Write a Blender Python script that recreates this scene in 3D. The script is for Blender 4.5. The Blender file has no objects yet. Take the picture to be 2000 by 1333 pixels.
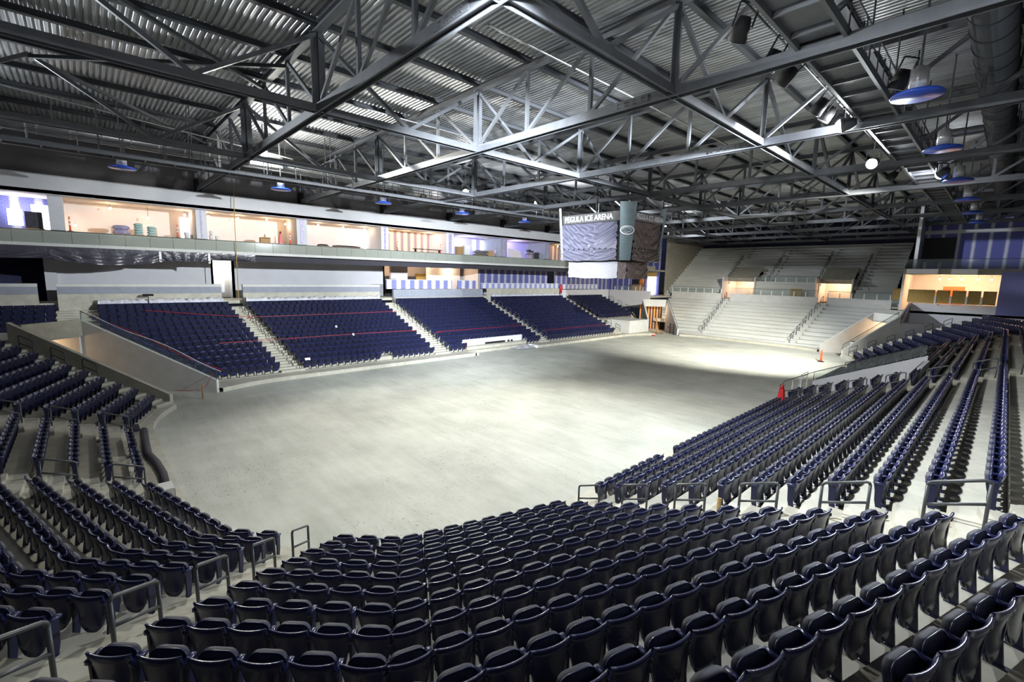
import bpy, math, random
import numpy as np
from mathutils import Vector, Matrix

S = bpy.context.scene
# ------------------------------------------------------------------ camera
CAM = Vector((22.54, -32.404, 8.005))
YAW, PITCH, ROLL, FPX = 0.81974, -0.14132, 0.02223, 895.13
def cam_axes():
    f = Vector((-math.sin(YAW)*math.cos(PITCH), math.cos(YAW)*math.cos(PITCH), math.sin(PITCH)))
    r = Vector((math.cos(YAW), math.sin(YAW), 0)); u = r.cross(f)
    return r*math.cos(ROLL)+u*math.sin(ROLL), -r*math.sin(ROLL)+u*math.cos(ROLL), f
CR, CU, CF = cam_axes()
cd = bpy.data.cameras.new('camera'); cam = bpy.data.objects.new('camera', cd)
S.collection.objects.link(cam)
cd.sensor_width = 36; cd.lens = FPX/2000*36; cd.clip_start = 0.05; cd.clip_end = 400
cam.matrix_world = Matrix(((CR.x, CU.x, -CF.x, CAM.x), (CR.y, CU.y, -CF.y, CAM.y), (CR.z, CU.z, -CF.z, CAM.z), (0, 0, 0, 1)))
S.camera = cam

# ------------------------------------------------------------------ world, exposure, lights
S.view_settings.view_transform = 'Standard'; S.view_settings.look = 'None'
S.view_settings.exposure = 0.6; S.view_settings.gamma = 1.0; S.view_settings.use_curve_mapping = False
S.cycles.use_denoising = True; S.cycles.max_bounces = 6; S.cycles.diffuse_bounces = 2
S.cycles.glossy_bounces = 3; S.cycles.transparent_max_bounces = 16; S.cycles.transmission_bounces = 3
S.cycles.sample_clamp_indirect = 4; S.cycles.caustics_reflective = False; S.cycles.caustics_refractive = False
W = bpy.data.worlds.new('night'); S.world = W; W.use_nodes = True
W.node_tree.nodes['Background'].inputs[0].default_value = (0.6, 0.7, 1.0, 1)
W.node_tree.nodes['Background'].inputs[1].default_value = 0.012

def lamp(name, loc, power, color=(1, 1, 1), radius=0.2, target=None, angle=None, blend=0.6):
    ld = bpy.data.lights.new(name, 'SPOT' if target else 'POINT')
    ld.energy = power; ld.color = color; ld.shadow_soft_size = radius
    o = bpy.data.objects.new(name, ld); S.collection.objects.link(o); o.location = loc
    if target:
        ld.spot_size = math.radians(angle); ld.spot_blend = blend
        o.rotation_euler = (Vector(target)-Vector(loc)).to_track_quat('-Z', 'Y').to_euler()
    return o
COOL = (0.88, 0.95, 1.0); WARM = (1.0, 0.64, 0.36); NEUT = (1.0, 0.98, 0.88)
# flood lamps by the catwalks, some added only for their light: location, watts, colour, aim, cone
FLOODS = [((-14.5, -22.3, 16.2), 19000, NEUT, (15, -15, 1), 100),
          ((17.0, -8.4, 14.6), 52000, COOL, (-25, -15, 8), 66),
          ((16.7, -0.4, 14.5), 13000, COOL, (8, -30, 2), 100),
          ((18.95, 6.2, 14.7), 66000, NEUT, (-3, 23.5, 0), 68),
          ((17.0, -27.6, 13.8), 95000, COOL, (-25, 8, 5.5), 46),  # unseen lamp, added to light the side stands and suites
          ((-14.5, -4.5, 16.0), 34000, NEUT, (16, -17, 2), 66),  # added lamp, fills the rink and throws the scoreboard's shadow
          ((-14.5, -37.0, 16.2), 9000, COOL, (5, -24.5, 14.8), 50),
          ((16.5, -25.6, 14.9), 8000, COOL, (24, -10, 3), 110),
          ((-14.5, 5.0, 16.0), 34000, COOL, (19, 34, 6), 48),  # added lamp, brightens the far corner wall and lounge
          ((-14.5, 33.5, 16.0), 3500, COOL, (0, 40, 5), 110)]  # added lamp, brings out the far bleacher treads
for i, (l, p, c, t, a) in enumerate(FLOODS):
    d = (Vector(t)-Vector(l)).normalized()*0.5
    lamp('flood', Vector(l)+d, p, c, 0.18, t, a, 1.0)
lamp('flood_spill', (-14.9, -21.6, 16.5), 900, NEUT, 0.25)
# ------------------------------------------------------------------ helpers
COL = S.collection
def world_loc(o):
    v = Vector((0, 0, 0))
    while o: v += o.location; o = o.parent
    return v
class MB:
    def __init__(s): s.v = []; s.f = []
    def quad(s, *p):
        n = len(s.v); s.v += [tuple(q) for q in p]; s.f.append(tuple(range(n, n+len(p)))); return s
    def hexa(s, p):
        n = len(s.v); s.v += [tuple(q) for q in p]
        s.f += [tuple(n+i for i in f) for f in ((0,3,2,1),(4,5,6,7),(0,1,5,4),(1,2,6,5),(2,3,7,6),(3,0,4,7))]; return s
    def box(s, x0, x1, y0, y1, z0, z1):
        return s.hexa([(x0,y0,z0),(x1,y0,z0),(x1,y1,z0),(x0,y1,z0),(x0,y0,z1),(x1,y0,z1),(x1,y1,z1),(x0,y1,z1)])
    def bar(s, a, b, w, h, up=(0, 0, 1)):
        a = Vector(a); b = Vector(b); d = (b-a).normalized(); u = Vector(up)
        if abs(d.dot(u)) > 0.98: u = Vector((1, 0, 0))
        r = d.cross(u).normalized()*w/2; u = r.cross(d).normalized()*h/2
        return s.hexa([a-r-u, a+r-u, b+r-u, b-r-u, a-r+u, a+r+u, b+r+u, b-r+u])
    def ibeam(s, a, b, w, h, t=0.03, up=(0, 0, 1)):
        a = Vector(a); b = Vector(b); d = (b-a).normalized(); u = Vector(up)
        if abs(d.dot(u)) > 0.98: u = Vector((0, 1, 0))
        r = d.cross(u).normalized(); u = r.cross(d).normalized()*(h/2-t/2)
        s.bar(a+u, b+u, w, t, up); s.bar(a-u, b-u, w, t, up); s.bar(a, b, t, h-2*t, up); return s
    def tube(s, pts, r, n=8, cap=True):
        pts = [Vector(p) for p in pts]; base = len(s.v); prev = None
        for i, p in enumerate(pts):
            d = (pts[min(i+1, len(pts)-1)]-pts[max(i-1, 0)]).normalized()
            if prev is None:
                u = Vector((0, 0, 1)) if abs(d.z) < 0.9 else Vector((1, 0, 0))
                x = d.cross(u).normalized()
            else: x = (prev-d*prev.dot(d)).normalized()
            prev = x; y = d.cross(x)
            rr = r[i] if isinstance(r, (list, tuple)) else r
            for k in range(n):
                a = 2*math.pi*k/n; s.v.append(tuple(p+(x*math.cos(a)+y*math.sin(a))*rr))
        for i in range(len(pts)-1):
            for k in range(n):
                a = base+i*n+k; b = base+i*n+(k+1) % n; s.f.append((a, b, b+n, a+n))
        if cap:
            s.f.append(tuple(base+k for k in range(n))[::-1]); e = base+(len(pts)-1)*n
            s.f.append(tuple(e+k for k in range(n)))
        return s
    def lathe(s, c, prof, n=20):
        base = len(s.v); c = Vector(c)
        for (r, z) in prof:
            for k in range(n):
                a = 2*math.pi*k/n; s.v.append((c.x+r*math.cos(a), c.y+r*math.sin(a), c.z+z))
        for i in range(len(prof)-1):
            for k in range(n):
                a = base+i*n+k; b = base+i*n+(k+1) % n; s.f.append((a, b, b+n, a+n))
        s.f.append(tuple(base+k for k in range(n))[::-1]); e = base+(len(prof)-1)*n
        s.f.append(tuple(e+k for k in range(n))); return s
    def prism(s, poly, z0, z1):
        n = len(poly); b = len(s.v)
        s.v += [(x, y, z0) for x, y in poly]+[(x, y, z1) for x, y in poly]
        s.f.append(tuple(range(b+n-1, b-1, -1))); s.f.append(tuple(range(b+n, b+2*n)))
        for i in range(n): j = (i+1) % n; s.f.append((b+i, b+j, b+n+j, b+n+i))
        return s
    def extr(s, pts, vec):
        # planar 3D polygon pushed along vec
        n = len(pts); b = len(s.v); vec = Vector(vec)
        s.v += [tuple(p) for p in pts]+[tuple(Vector(p)+vec) for p in pts]
        s.f.append(tuple(range(b+n-1, b-1, -1))); s.f.append(tuple(range(b+n, b+2*n)))
        for i in range(n): j = (i+1) % n; s.f.append((b+i, b+j, b+n+j, b+n+i))
        return s
    def grid(s, fn, nu, nv):
        b = len(s.v)
        for j in range(nv+1):
            for i in range(nu+1): s.v.append(tuple(fn(i/nu, j/nv)))
        for j in range(nv):
            for i in range(nu):
                a = b+j*(nu+1)+i; s.f.append((a, a+1, a+nu+2, a+nu+1))
        return s
    def mesh(s, name, m, smooth=False, off=None):
        me = bpy.data.meshes.new(name)
        v = s.v if off is None else [(x-off[0], y-off[1], z-off[2]) for x, y, z in s.v]
        me.from_pydata(v, [], s.f)
        if m: me.materials.append(m)
        if smooth: me.polygons.foreach_set('use_smooth', [True]*len(me.polygons))
        me.update(); return me
    def build(s, name, m, parent=None, smooth=False, local=False, label=None):
        off = None if local or parent is None else world_loc(parent)
        o = bpy.data.objects.new(name, s.mesh(name, m, smooth, off)); COL.objects.link(o)
        if parent: o.parent = parent
        if label: o['label'] = label
        return o
def thing(name, label, cat, loc=(0, 0, 0), group=None, rz=0):
    o = bpy.data.objects.new(name, None); COL.objects.link(o); o.location = loc; o.rotation_euler = (0, 0, rz)
    o.empty_display_size = 0.1
    o['label'] = label; o['category'] = cat
    if group: o['group'] = group
    return o
def tag(o, label, cat, group=None):
    o['label'] = label; o['category'] = cat
    if group: o['group'] = group
    return o
def struct(o, label=None):
    o['kind'] = 'structure'
    if label: o['label'] = label
    return o
def dup(root, loc, rz=0, label=None, group=None, rot=None):
    r = root.copy(); COL.objects.link(r); r.location = loc; r.rotation_euler = rot or (0, 0, rz)
    if label: r['label'] = label
    if group: r['group'] = group
    for ch in root.children:
        c = ch.copy(); COL.objects.link(c); c.parent = r
        for g in ch.children:
            d = g.copy(); COL.objects.link(d); d.parent = c
    return r
ORD = ['first','second','third','fourth','fifth','sixth','seventh','eighth','ninth','tenth','eleventh','twelfth','thirteenth','fourteenth','fifteenth','sixteenth','seventeenth','eighteenth','nineteenth','twentieth']
def ordn(i):
    if i < 20: return ORD[i]
    k = i+1; return f"{k}{'th' if 10 < k % 100 < 14 else {1:'st',2:'nd',3:'rd'}.get(k % 10,'th')}"

# ------------------------------------------------------------------ materials
def mat(name, col, rough=0.6, metal=0.0, spec=0.5, noise=0.0, nscale=4.0, bump=0.0, bscale=40.0, emit=None, estr=0.0, stretch=None, col2=None):
    m = bpy.data.materials.new(name); m.use_nodes = True; nt = m.node_tree; b = nt.nodes['Principled BSDF']
    b.inputs['Base Color'].default_value = (*col, 1); b.inputs['Roughness'].default_value = rough
    b.inputs['Metallic'].default_value = metal; b.inputs['Specular IOR Level'].default_value = spec
    if noise or bump:
        tc = nt.nodes.new('ShaderNodeTexCoord'); mp = nt.nodes.new('ShaderNodeMapping')
        nt.links.new(tc.outputs['Object'], mp.inputs[0])
        if stretch: mp.inputs['Scale'].default_value = stretch
    if noise:
        n = nt.nodes.new('ShaderNodeTexNoise'); n.inputs['Scale'].default_value = nscale; n.inputs['Detail'].default_value = 6; n.inputs['Roughness'].default_value = 0.65
        nt.links.new(mp.outputs[0], n.inputs['Vector'])
        r = nt.nodes.new('ShaderNodeValToRGB'); r.color_ramp.elements[0].position = 0.3; r.color_ramp.elements[1].position = 0.7
        c2 = col2 or tuple(c*(1-noise) for c in col)
        r.color_ramp.elements[0].color = (*c2, 1); r.color_ramp.elements[1].color = (*[min(1, c*(1+noise*0.3)) for c in col], 1)
        nt.links.new(n.outputs[0], r.inputs[0]); nt.links.new(r.outputs[0], b.inputs['Base Color'])
    if bump:
        n2 = nt.nodes.new('ShaderNodeTexNoise'); n2.inputs['Scale'].default_value = bscale; n2.inputs['Detail'].default_value = 4
        nt.links.new(mp.outputs[0], n2.inputs['Vector'])
        bp = nt.nodes.new('ShaderNodeBump'); bp.inputs['Strength'].default_value = bump; bp.inputs['Distance'].default_value = 0.05
        nt.links.new(n2.outputs[0], bp.inputs['Height']); nt.links.new(bp.outputs[0], b.inputs['Normal'])
    if emit:
        b.inputs['Emission Color'].default_value = (*emit, 1); b.inputs['Emission Strength'].default_value = estr
    return m
def stripes(name, ca, cb, axis, period, duty, soft=0.06, noise=0.12, speck=None):
    # boards of one colour with vertical bands of another, banded along an object axis
    m = mat(name, ca, 0.7); nt = m.node_tree; b = nt.nodes['Principled BSDF']
    tc = nt.nodes.new('ShaderNodeTexCoord'); sp = nt.nodes.new('ShaderNodeSeparateXYZ'); nt.links.new(tc.outputs['Object'], sp.inputs[0])
    nz = nt.nodes.new('ShaderNodeTexNoise'); nz.inputs['Scale'].default_value = 3.0; nz.inputs['Detail'].default_value = 5; nt.links.new(tc.outputs['Object'], nz.inputs['Vector'])
    def mth(op, a, bb):
        n = nt.nodes.new('ShaderNodeMath'); n.operation = op
        for i, q in enumerate((a, bb)):
            if isinstance(q, (int, float)): n.inputs[i].default_value = q
            elif q is not None: nt.links.new(q, n.inputs[i])
        return n.outputs[0]
    x = mth('DIVIDE', sp.outputs[axis], period); x = mth('ADD', x, mth('MULTIPLY', mth('SUBTRACT', nz.outputs[0], 0.5), noise))
    fr = mth('FRACT', x, None); d = mth('ABSOLUTE', mth('SUBTRACT', fr, 0.5), None)
    r = nt.nodes.new('ShaderNodeValToRGB'); r.color_ramp.elements[0].position = max(0, duty/2-soft); r.color_ramp.elements[1].position = duty/2+soft
    r.color_ramp.elements[0].color = (*cb, 1); r.color_ramp.elements[1].color = (*ca, 1)
    nt.links.new(d, r.inputs[0]); out = r.outputs[0]
    if speck:
        # printed marks on the boards: rows of short blocks
        ck = nt.nodes.new('ShaderNodeTexBrick'); ck.inputs['Scale'].default_value = speck[0]
        ck.inputs['Color1'].default_value = (1,1,1,1); ck.inputs['Color2'].default_value = (0.8,0.8,0.8,1); ck.inputs['Mortar'].default_value = (*speck[1],1)
        ck.inputs['Mortar Size'].default_value = 0.04
        sw = nt.nodes.new('ShaderNodeCombineXYZ'); nt.links.new(sp.outputs[axis], sw.inputs[0]); nt.links.new(sp.outputs[2], sw.inputs[1]); nt.links.new(sw.outputs[0], ck.inputs['Vector'])
        mx = nt.nodes.new('ShaderNodeMix'); mx.data_type = 'RGBA'; mx.blend_type = 'MULTIPLY'; mx.inputs[0].default_value = 0.7
        nt.links.new(out, mx.inputs[6]); nt.links.new(ck.outputs[0], mx.inputs[7]); out = mx.outputs[2]
    nt.links.new(out, b.inputs['Base Color']); return m
def glassy(name, tint, amount, rough=0.05, grey=(0.6, 0.65, 0.65)):
    m = bpy.data.materials.new(name); m.use_nodes = True; nt = m.node_tree; nt.nodes.clear()
    out = nt.nodes.new('ShaderNodeOutputMaterial'); tr = nt.nodes.new('ShaderNodeBsdfTransparent'); tr.inputs[0].default_value = (*tint, 1)
    pb = nt.nodes.new('ShaderNodeBsdfPrincipled'); pb.inputs['Base Color'].default_value = (*grey, 1); pb.inputs['Roughness'].default_value = rough
    mx = nt.nodes.new('ShaderNodeMixShader'); mx.inputs[0].default_value = amount
    nt.links.new(tr.outputs[0], mx.inputs[1]); nt.links.new(pb.outputs[0], mx.inputs[2]); nt.links.new(mx.outputs[0], out.inputs[0]); return m
def glow(name, col, strength):
    m = bpy.data.materials.new(name); m.use_nodes = True; nt = m.node_tree; nt.nodes.clear()
    out = nt.nodes.new('ShaderNodeOutputMaterial'); e = nt.nodes.new('ShaderNodeEmission'); e.inputs[0].default_value = (*col, 1); e.inputs[1].default_value = strength
    nt.links.new(e.outputs[0], out.inputs[0]); return m
def rink_material():
    m = mat('rink_concrete', (0.52, 0.53, 0.48), 0.75, spec=0.12); nt = m.node_tree; b = nt.nodes['Principled BSDF']
    tc = nt.nodes.new('ShaderNodeTexCoord')
    def noise(scale, det, rough, sc=None):
        mp = nt.nodes.new('ShaderNodeMapping'); nt.links.new(tc.outputs['Object'], mp.inputs[0])
        if sc: mp.inputs['Scale'].default_value = sc; mp.inputs['Rotation'].default_value = (0, 0, 0.5)
        n = nt.nodes.new('ShaderNodeTexNoise'); n.inputs['Scale'].default_value = scale; n.inputs['Detail'].default_value = det; n.inputs['Roughness'].default_value = rough
        nt.links.new(mp.outputs[0], n.inputs['Vector']); return n.outputs[0]
    def ramp(src, p0, p1, c0, c1):
        r = nt.nodes.new('ShaderNodeValToRGB'); r.color_ramp.elements[0].position = p0; r.color_ramp.elements[1].position = p1
        r.color_ramp.elements[0].color = (*c0, 1); r.color_ramp.elements[1].color = (*c1, 1); nt.links.new(src, r.inputs[0]); return r.outputs[0]
    def mul(a, bb, f=1.0):
        x = nt.nodes.new('ShaderNodeMix'); x.data_type = 'RGBA'; x.blend_type = 'MULTIPLY'; x.inputs[0].default_value = f
        nt.links.new(a, x.inputs[6]); nt.links.new(bb, x.inputs[7]); return x.outputs[2]
    base = ramp(noise(0.35, 5, 0.6), 0.3, 0.7, (0.44, 0.45, 0.41), (0.60, 0.61, 0.56))
    sweep = ramp(noise(1.2, 6, 0.7, (0.25, 1.6, 1)), 0.35, 0.65, (0.86, 0.86, 0.84), (1, 1, 1))
    fleck = ramp(noise(9, 3, 0.7, (0.5, 1.5, 1)), 0.33, 0.40, (0.30, 0.30, 0.31), (1, 1, 1))
    patch = ramp(noise(0.18, 3, 0.5), 0.40, 0.56, (1, 1, 1), (0.0, 0.0, 0.0))
    flecks = nt.nodes.new('ShaderNodeMix'); flecks.data_type = 'RGBA'; nt.links.new(patch, flecks.inputs[0]); flecks.inputs[6].default_value = (1, 1, 1, 1); nt.links.new(fleck, flecks.inputs[7])
    nt.links.new(mul(mul(base, sweep), flecks.outputs[2], 0.8), b.inputs['Base Color'])
    return m
M = dict(
    rink=rink_material(),
    conc=mat('stand_concrete', (0.52, 0.50, 0.42), 0.85, noise=0.25, nscale=1.5),
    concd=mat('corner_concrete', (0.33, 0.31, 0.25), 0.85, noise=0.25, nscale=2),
    white=mat('white_concrete', (0.62, 0.62, 0.60), 0.8, noise=0.12, nscale=1.2),
    bleach=mat('bleacher_concrete', (0.60, 0.61, 0.58), 0.8, noise=0.18, nscale=0.8, stretch=(0.3, 3, 3)),
    wall=mat('grey_white_drywall', (0.62, 0.62, 0.66), 0.8, noise=0.06, nscale=1),
    grey=mat('grey_paint', (0.30, 0.32, 0.38), 0.8, noise=0.15, nscale=2),
    fascia=mat('fascia_drywall', (0.55, 0.55, 0.57), 0.8, noise=0.08, nscale=1),
    darkwall=mat('dark_upper_wall', (0.24, 0.23, 0.25), 0.9, noise=0.3, nscale=0.5),
    navywall=mat('navy_wall', (0.022, 0.024, 0.07), 0.8, noise=0.2, nscale=1),
    black=mat('black_paint', (0.008, 0.008, 0.010), 0.7),
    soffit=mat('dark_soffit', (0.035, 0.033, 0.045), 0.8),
    steel=mat('grey_painted_steel', (0.14, 0.148, 0.165), 0.55, spec=0.4, noise=0.2, nscale=2),
    steeld=mat('dark_painted_steel', (0.06, 0.065, 0.075), 0.6, spec=0.4),
    deck=mat('galvanised_deck', (0.54, 0.55, 0.57), 0.42, metal=0.35, noise=0.45, nscale=0.6, stretch=(0.4, 2.5, 1)),
    duct=mat('galvanised_duct', (0.45, 0.46, 0.46), 0.35, metal=0.8, noise=0.25, nscale=2),
    seat=mat('navy_seat_plastic', (0.014, 0.019, 0.082), 0.27, spec=0.6),
    pad=mat('navy_seat_pad', (0.008, 0.010, 0.036), 0.5, spec=0.4, bump=0.25, bscale=220),
    leg=mat('navy_iron', (0.012, 0.014, 0.045), 0.4, spec=0.4),
    rail=mat('dark_pipe', (0.055, 0.060, 0.065), 0.42, spec=0.5),
    blue=mat('blue_film', (0.02, 0.07, 0.45), 0.35, spec=0.6),
    chrome=mat('bright_can', (0.80, 0.80, 0.80), 0.3, metal=0.35),
    osb=mat('osb_board', (0.50, 0.33, 0.10), 0.8, noise=0.45, nscale=14),
    wood=mat('raw_timber', (0.40, 0.22, 0.09), 0.8, noise=0.3, nscale=5, stretch=(1, 1, 6)),
    orange=mat('orange_plastic', (0.85, 0.10, 0.02), 0.45),
    red=mat('red_plastic', (0.55, 0.015, 0.02), 0.4),
    whitep=mat('white_plastic', (0.8, 0.8, 0.8), 0.4),
    teal=mat('teal_bags', (0.12, 0.38, 0.36), 0.6, noise=0.6, nscale=9, col2=(0.65, 0.68, 0.66)),
    purple=mat('purple_wrap', (0.20, 0.15, 0.32), 0.4, noise=0.6, nscale=6, col2=(0.5, 0.48, 0.6)),
    peach=mat('suite_drywall', (0.74, 0.68, 0.67), 0.85, noise=0.08, nscale=1.5),
    lilac=mat('lilac_wall', (0.42, 0.40, 0.78), 0.85, noise=0.08, nscale=1.5),
    card=mat('cardboard', (0.42, 0.26, 0.12), 0.8),
    drape_shaded=mat('shaded_plastic_drape', (0.16, 0.125, 0.12), 0.42, spec=0.5),  # shade on the scoreboard's dim face, put into the drape colour
    drape=mat('grey_plastic_drape', (0.18, 0.18, 0.255), 0.26, spec=0.6),
    drapew=mat('white_plastic_drape', (0.50, 0.50, 0.56), 0.4, spec=0.5),
    sign=mat('scoreboard_sign', (0.15, 0.145, 0.15), 0.5),
    letter=mat('sign_letters', (0.85, 0.85, 0.88), 0.4),
    pylon=mat('teal_grey_metal', (0.16, 0.215, 0.235), 0.35, metal=0.3, noise=0.25, nscale=3),
    plastic=mat('clear_plastic_wrap', (0.60, 0.60, 0.66), 0.3, spec=0.6, bump=0.6, bscale=8),
    darkplastic=mat('smoke_plastic', (0.055, 0.052, 0.07), 0.28, spec=0.7, bump=0.5, bscale=5),
    glass=glassy('balcony_glass', (0.85, 0.92, 0.9), 0.34, 0.10, (0.56, 0.56, 0.52)),
    glassd=glassy('rail_glass', (0.93, 0.96, 0.95), 0.12, 0.06, (0.40, 0.45, 0.45)),
    tape=mat('red_tape', (0.30, 0.015, 0.03), 0.5),
    sheath=stripes('purple_board', (0.16, 0.17, 0.42), (0.62, 0.62, 0.68), 1, 1.3, 0.34, speck=(1.6, (0.55, 0.55, 0.75))),
    sheathx=stripes('purple_board_far', (0.10, 0.11, 0.36), (0.55, 0.55, 0.66), 0, 1.25, 0.2, noise=0.05),
    cabst=stripes('knee_wall_board', (0.20, 0.21, 0.46), (0.72, 0.72, 0.78), 1, 1.2, 0.45),
    textband=stripes('printed_band', (0.75, 0.75, 0.76), (0.30, 0.32, 0.62), 1, 1.05, 0.5, soft=0.1, noise=0.1, speck=(3.2, (0.9, 0.9, 1.0))),
    stud=stripes('striped_suite_wall', (0.30, 0.20, 0.24), (0.85, 0.62, 0.40), 1, 0.95, 0.5, soft=0.12),
    studs=stripes('timber_studs', (0.05, 0.025, 0.02), (0.65, 0.30, 0.10), 0, 0.32, 0.4),
    bulb=glow('warm_bulb', (1.0, 0.70, 0.38), 60),
    tubeglow=glow('white_tube', (0.92, 0.93, 1.0), 3.5),
    floodglow=glow('flood_face', (0.95, 0.98, 1.0), 220),
)
# ------------------------------------------------------------------ rink floor and the step round it
HX, HY, RR = 12.95, 30.48, 8.53
def rink_outline():
    out = []
    for cx, cy, a0 in ((HX-RR, HY-RR, 0), (-HX+RR, HY-RR, 90), (-HX+RR, -HY+RR, 180), (HX-RR, -HY+RR, 270)):
        for k in range(25):
            a = math.radians(a0+90*k/24); out.append((cx+RR*math.cos(a), cy+RR*math.sin(a), math.cos(a), math.sin(a)))
    pts = []
    for i, p in enumerate(out):
        q = out[(i+1) % len(out)]; n = max(1, int(math.hypot(q[0]-p[0], q[1]-p[1])/0.5))
        for k in range(n):
            t = k/n; pts.append(tuple(p[j]+(q[j]-p[j])*t for j in range(4)))
    return pts
def in_gap(x, y):
    # the step is broken where tunnels and the bench recess open on the rink
    if abs(((x+10.7)*0.707-(y+27.85)*0.707)) < 1.72 and x < -8: return True
    if abs(((x+10.4)*0.707+(y-28.4)*0.707)) < 1.72 and x < -8 and y > 20: return True
    if abs(((x-9.66)*0.707-(y-28.6)*0.707)) < 1.72 and x > 5 and y > 20: return True
    if x > 10 and 2.45 < y < 5.95: return True
    if x < -10 and -4.0 < y < 4.6: return True
    return False
struct(MB().box(-30, 29, -45, 60, -0.3, 0.0).build('floor', M['rink']))
m = MB(); pts = rink_outline(); ZK = 0.28
for i, p in enumerate(pts):
    q = pts[(i+1) % len(pts)]
    if in_gap((p[0]+q[0])/2, (p[1]+q[1])/2): continue
    w = 2.3
    a0 = (p[0], p[1]); b0 = (q[0], q[1]); a1 = (p[0]+p[2]*w, p[1]+p[3]*w); b1 = (q[0]+q[2]*w, q[1]+q[3]*w)
    m.quad((*a0, 0), (*b0, 0), (*b0, ZK), (*a0, ZK)); m.quad((*a0, ZK), (*b0, ZK), (*b1, ZK), (*a1, ZK))
struct(m.build('trim_rink_step', M['conc']), 'low concrete step round the rink floor')

# ------------------------------------------------------------------ seating bowl: blocks along the rink, every edge a function of the setback o
PITCH, RISE, Z0 = 0.81, 0.31, 0.30
def ln(p, d): return lambda o: (p[0]+d[0]*o, p[1]+d[1]*o)
def bendpt(p, a, b):
    # corner p between facets a-p and p-b, pushed out equally from both
    def nrm(u, v):
        d = Vector((v[0]-u[0], v[1]-u[1])).normalized(); return Vector((d.y, -d.x))
    n1 = nrm(a, p); n2 = nrm(p, b)
    if n1.dot(Vector(p)) < 0: n1 = -n1; n2 = -n2
    k = (n1+n2)/(1+n1.dot(n2)); return ln(p, (k.x, k.y))
C1, C2, C3, C4 = (14.0, -21.95), (12.55, -26.85), (9.15, -30.2), (4.1, -31.58)
C1f, C2f = (14.0, 21.9), (12.6, 25.4)
LX = -14.6
def s1end(o): return (LX-o, max(-28.6-o, -31.75))
def s5end(o): return (LX-o, min(28.2+o, 33.0))
D45 = (0.7071, -0.7071)
BLOCKS = [ # name, kind, edges, first row, last row
 ('curved front block', 'seats', [ln((11.23, -28.19), D45), bendpt(C2, (11.23, -28.19), C1), ln(C1, (1.036, 0))], 0, 13),
 ('block beyond the straight stairs', 'seats', [ln((14.0, -20.27), (1, 0)), ln((14.0, -2.0), (1, 0))], 0, 13),
 ('short block by the players tunnel', 'seats', [ln((14.0, -0.2), (1, 0)), ln((14.0, 2.3), (1, 0))], 0, 13),
 ('rows over the players tunnel', 'seats', [ln((14.0, 2.3), (1, 0)), ln((14.0, 6.2), (1, 0))], 7, 13),
 ('block past the players tunnel', 'seats', [ln((14.0, 6.2), (1, 0)), ln((14.0, 14.0), (1, 0))], 0, 13),
 ('far corner block', 'seats', [ln((14.0, 15.5), (1, 0)), bendpt(C1f, (14.0, 15.5), C2f), ln(C2f, (0.82, 0.82))], 0, 13),
 ('bent block beside the corner stairs', 'seats', [ln(C4, (0, -1.035)), bendpt(C3, C4, (10.21, -29.15)), ln((10.21, -29.15), D45)], 0, 9),
 ('end block', 'seats', [ln((-3.0, -31.6), (0, -1)), ln((2.4, -31.6), (0, -1))], 0, 9),
 ('end block by the concrete ramp', 'seats', [ln((-9.0, -30.2), (-0.8, -0.8)), ln((-4.9, -31.6), (0, -1.045))], 0, 10),
 ('side block next to the ramp', 'seats', [s1end, ln((LX, -21.9), (-1, -0.10))], 0, 13),
 ('upper corner rows', 'seats', [ln((LX, -41), (-1, 0)), ln((LX, -34.0), (-1, 0))], 9, 13),
 ('second side block', 'seats', [ln((LX, -20.2), (-1, -0.12)), ln((LX, -8.04), (-1, 0))], 0, 13),
 ('middle side block', 'seats', [ln((LX, -6.3), (-1, 0)), ln((LX, 6.7), (-1, 0))], 0, 13),
 ('fourth side block', 'seats', [ln((LX, 8.0), (-1, 0)), ln((LX, 21.8), (-1, 0.08))], 0, 13),
 ('fifth side block', 'seats', [ln((LX, 23.4), (-1, 0.08)), s5end], 5, 13),
]
AISLES = [
 ('corner stairs', [ln((10.21, -29.15), D45), ln((11.23, -28.19), D45)]),
 ('straight stairs', [ln(C1, (1.036, 0)), ln((14.0, -20.27), (1, 0))]),
 ('stairs before the players tunnel', [ln((14.0, -2.0), (1, 0)), ln((14.0, -0.2), (1, 0))]),
 ('stairs past the players tunnel', [ln((14.0, 14.0), (1, 0)), ln((14.0, 15.5), (1, 0))]),
 ('far corner stairs', [ln(C2f, (0.82, 0.82)), ln((11.55, 26.75), (0.8, 0.8))]),
 ('end stairs', [ln((2.4, -31.6), (0, -1)), ln(C4, (0, -1.035))]),
 ('second end stairs', [ln((-4.9, -31.6), (0, -1.045)), ln((-3.0, -31.6), (0, -1))]),
 ('ramp stairs', [ln((-9.75, -29.35), (-0.78, -0.78)), ln((-9.0, -30.2), (-0.8, -0.8))]),
 ('first side stairs', [ln((LX, -21.9), (-1, -0.10)), ln((LX, -20.2), (-1, -0.12))]),
 ('second side stairs', [ln((LX, -8.04), (-1, 0)), ln((LX, -6.3), (-1, 0))]),
 ('third side stairs', [ln((LX, 6.7), (-1, 0)), ln((LX, 8.0), (-1, 0))]),
 ('fourth side stairs', [ln((LX, 21.8), (-1, 0.08)), ln((LX, 23.4), (-1, 0.08))]),
 ('fifth side stairs', [s5end, lambda o: (LX-o, min(29.5+o, 34.3))]),
 ('stairs above the ramp', [ln((LX, -34.0), (-1, 0)), s1end]),
]
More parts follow.
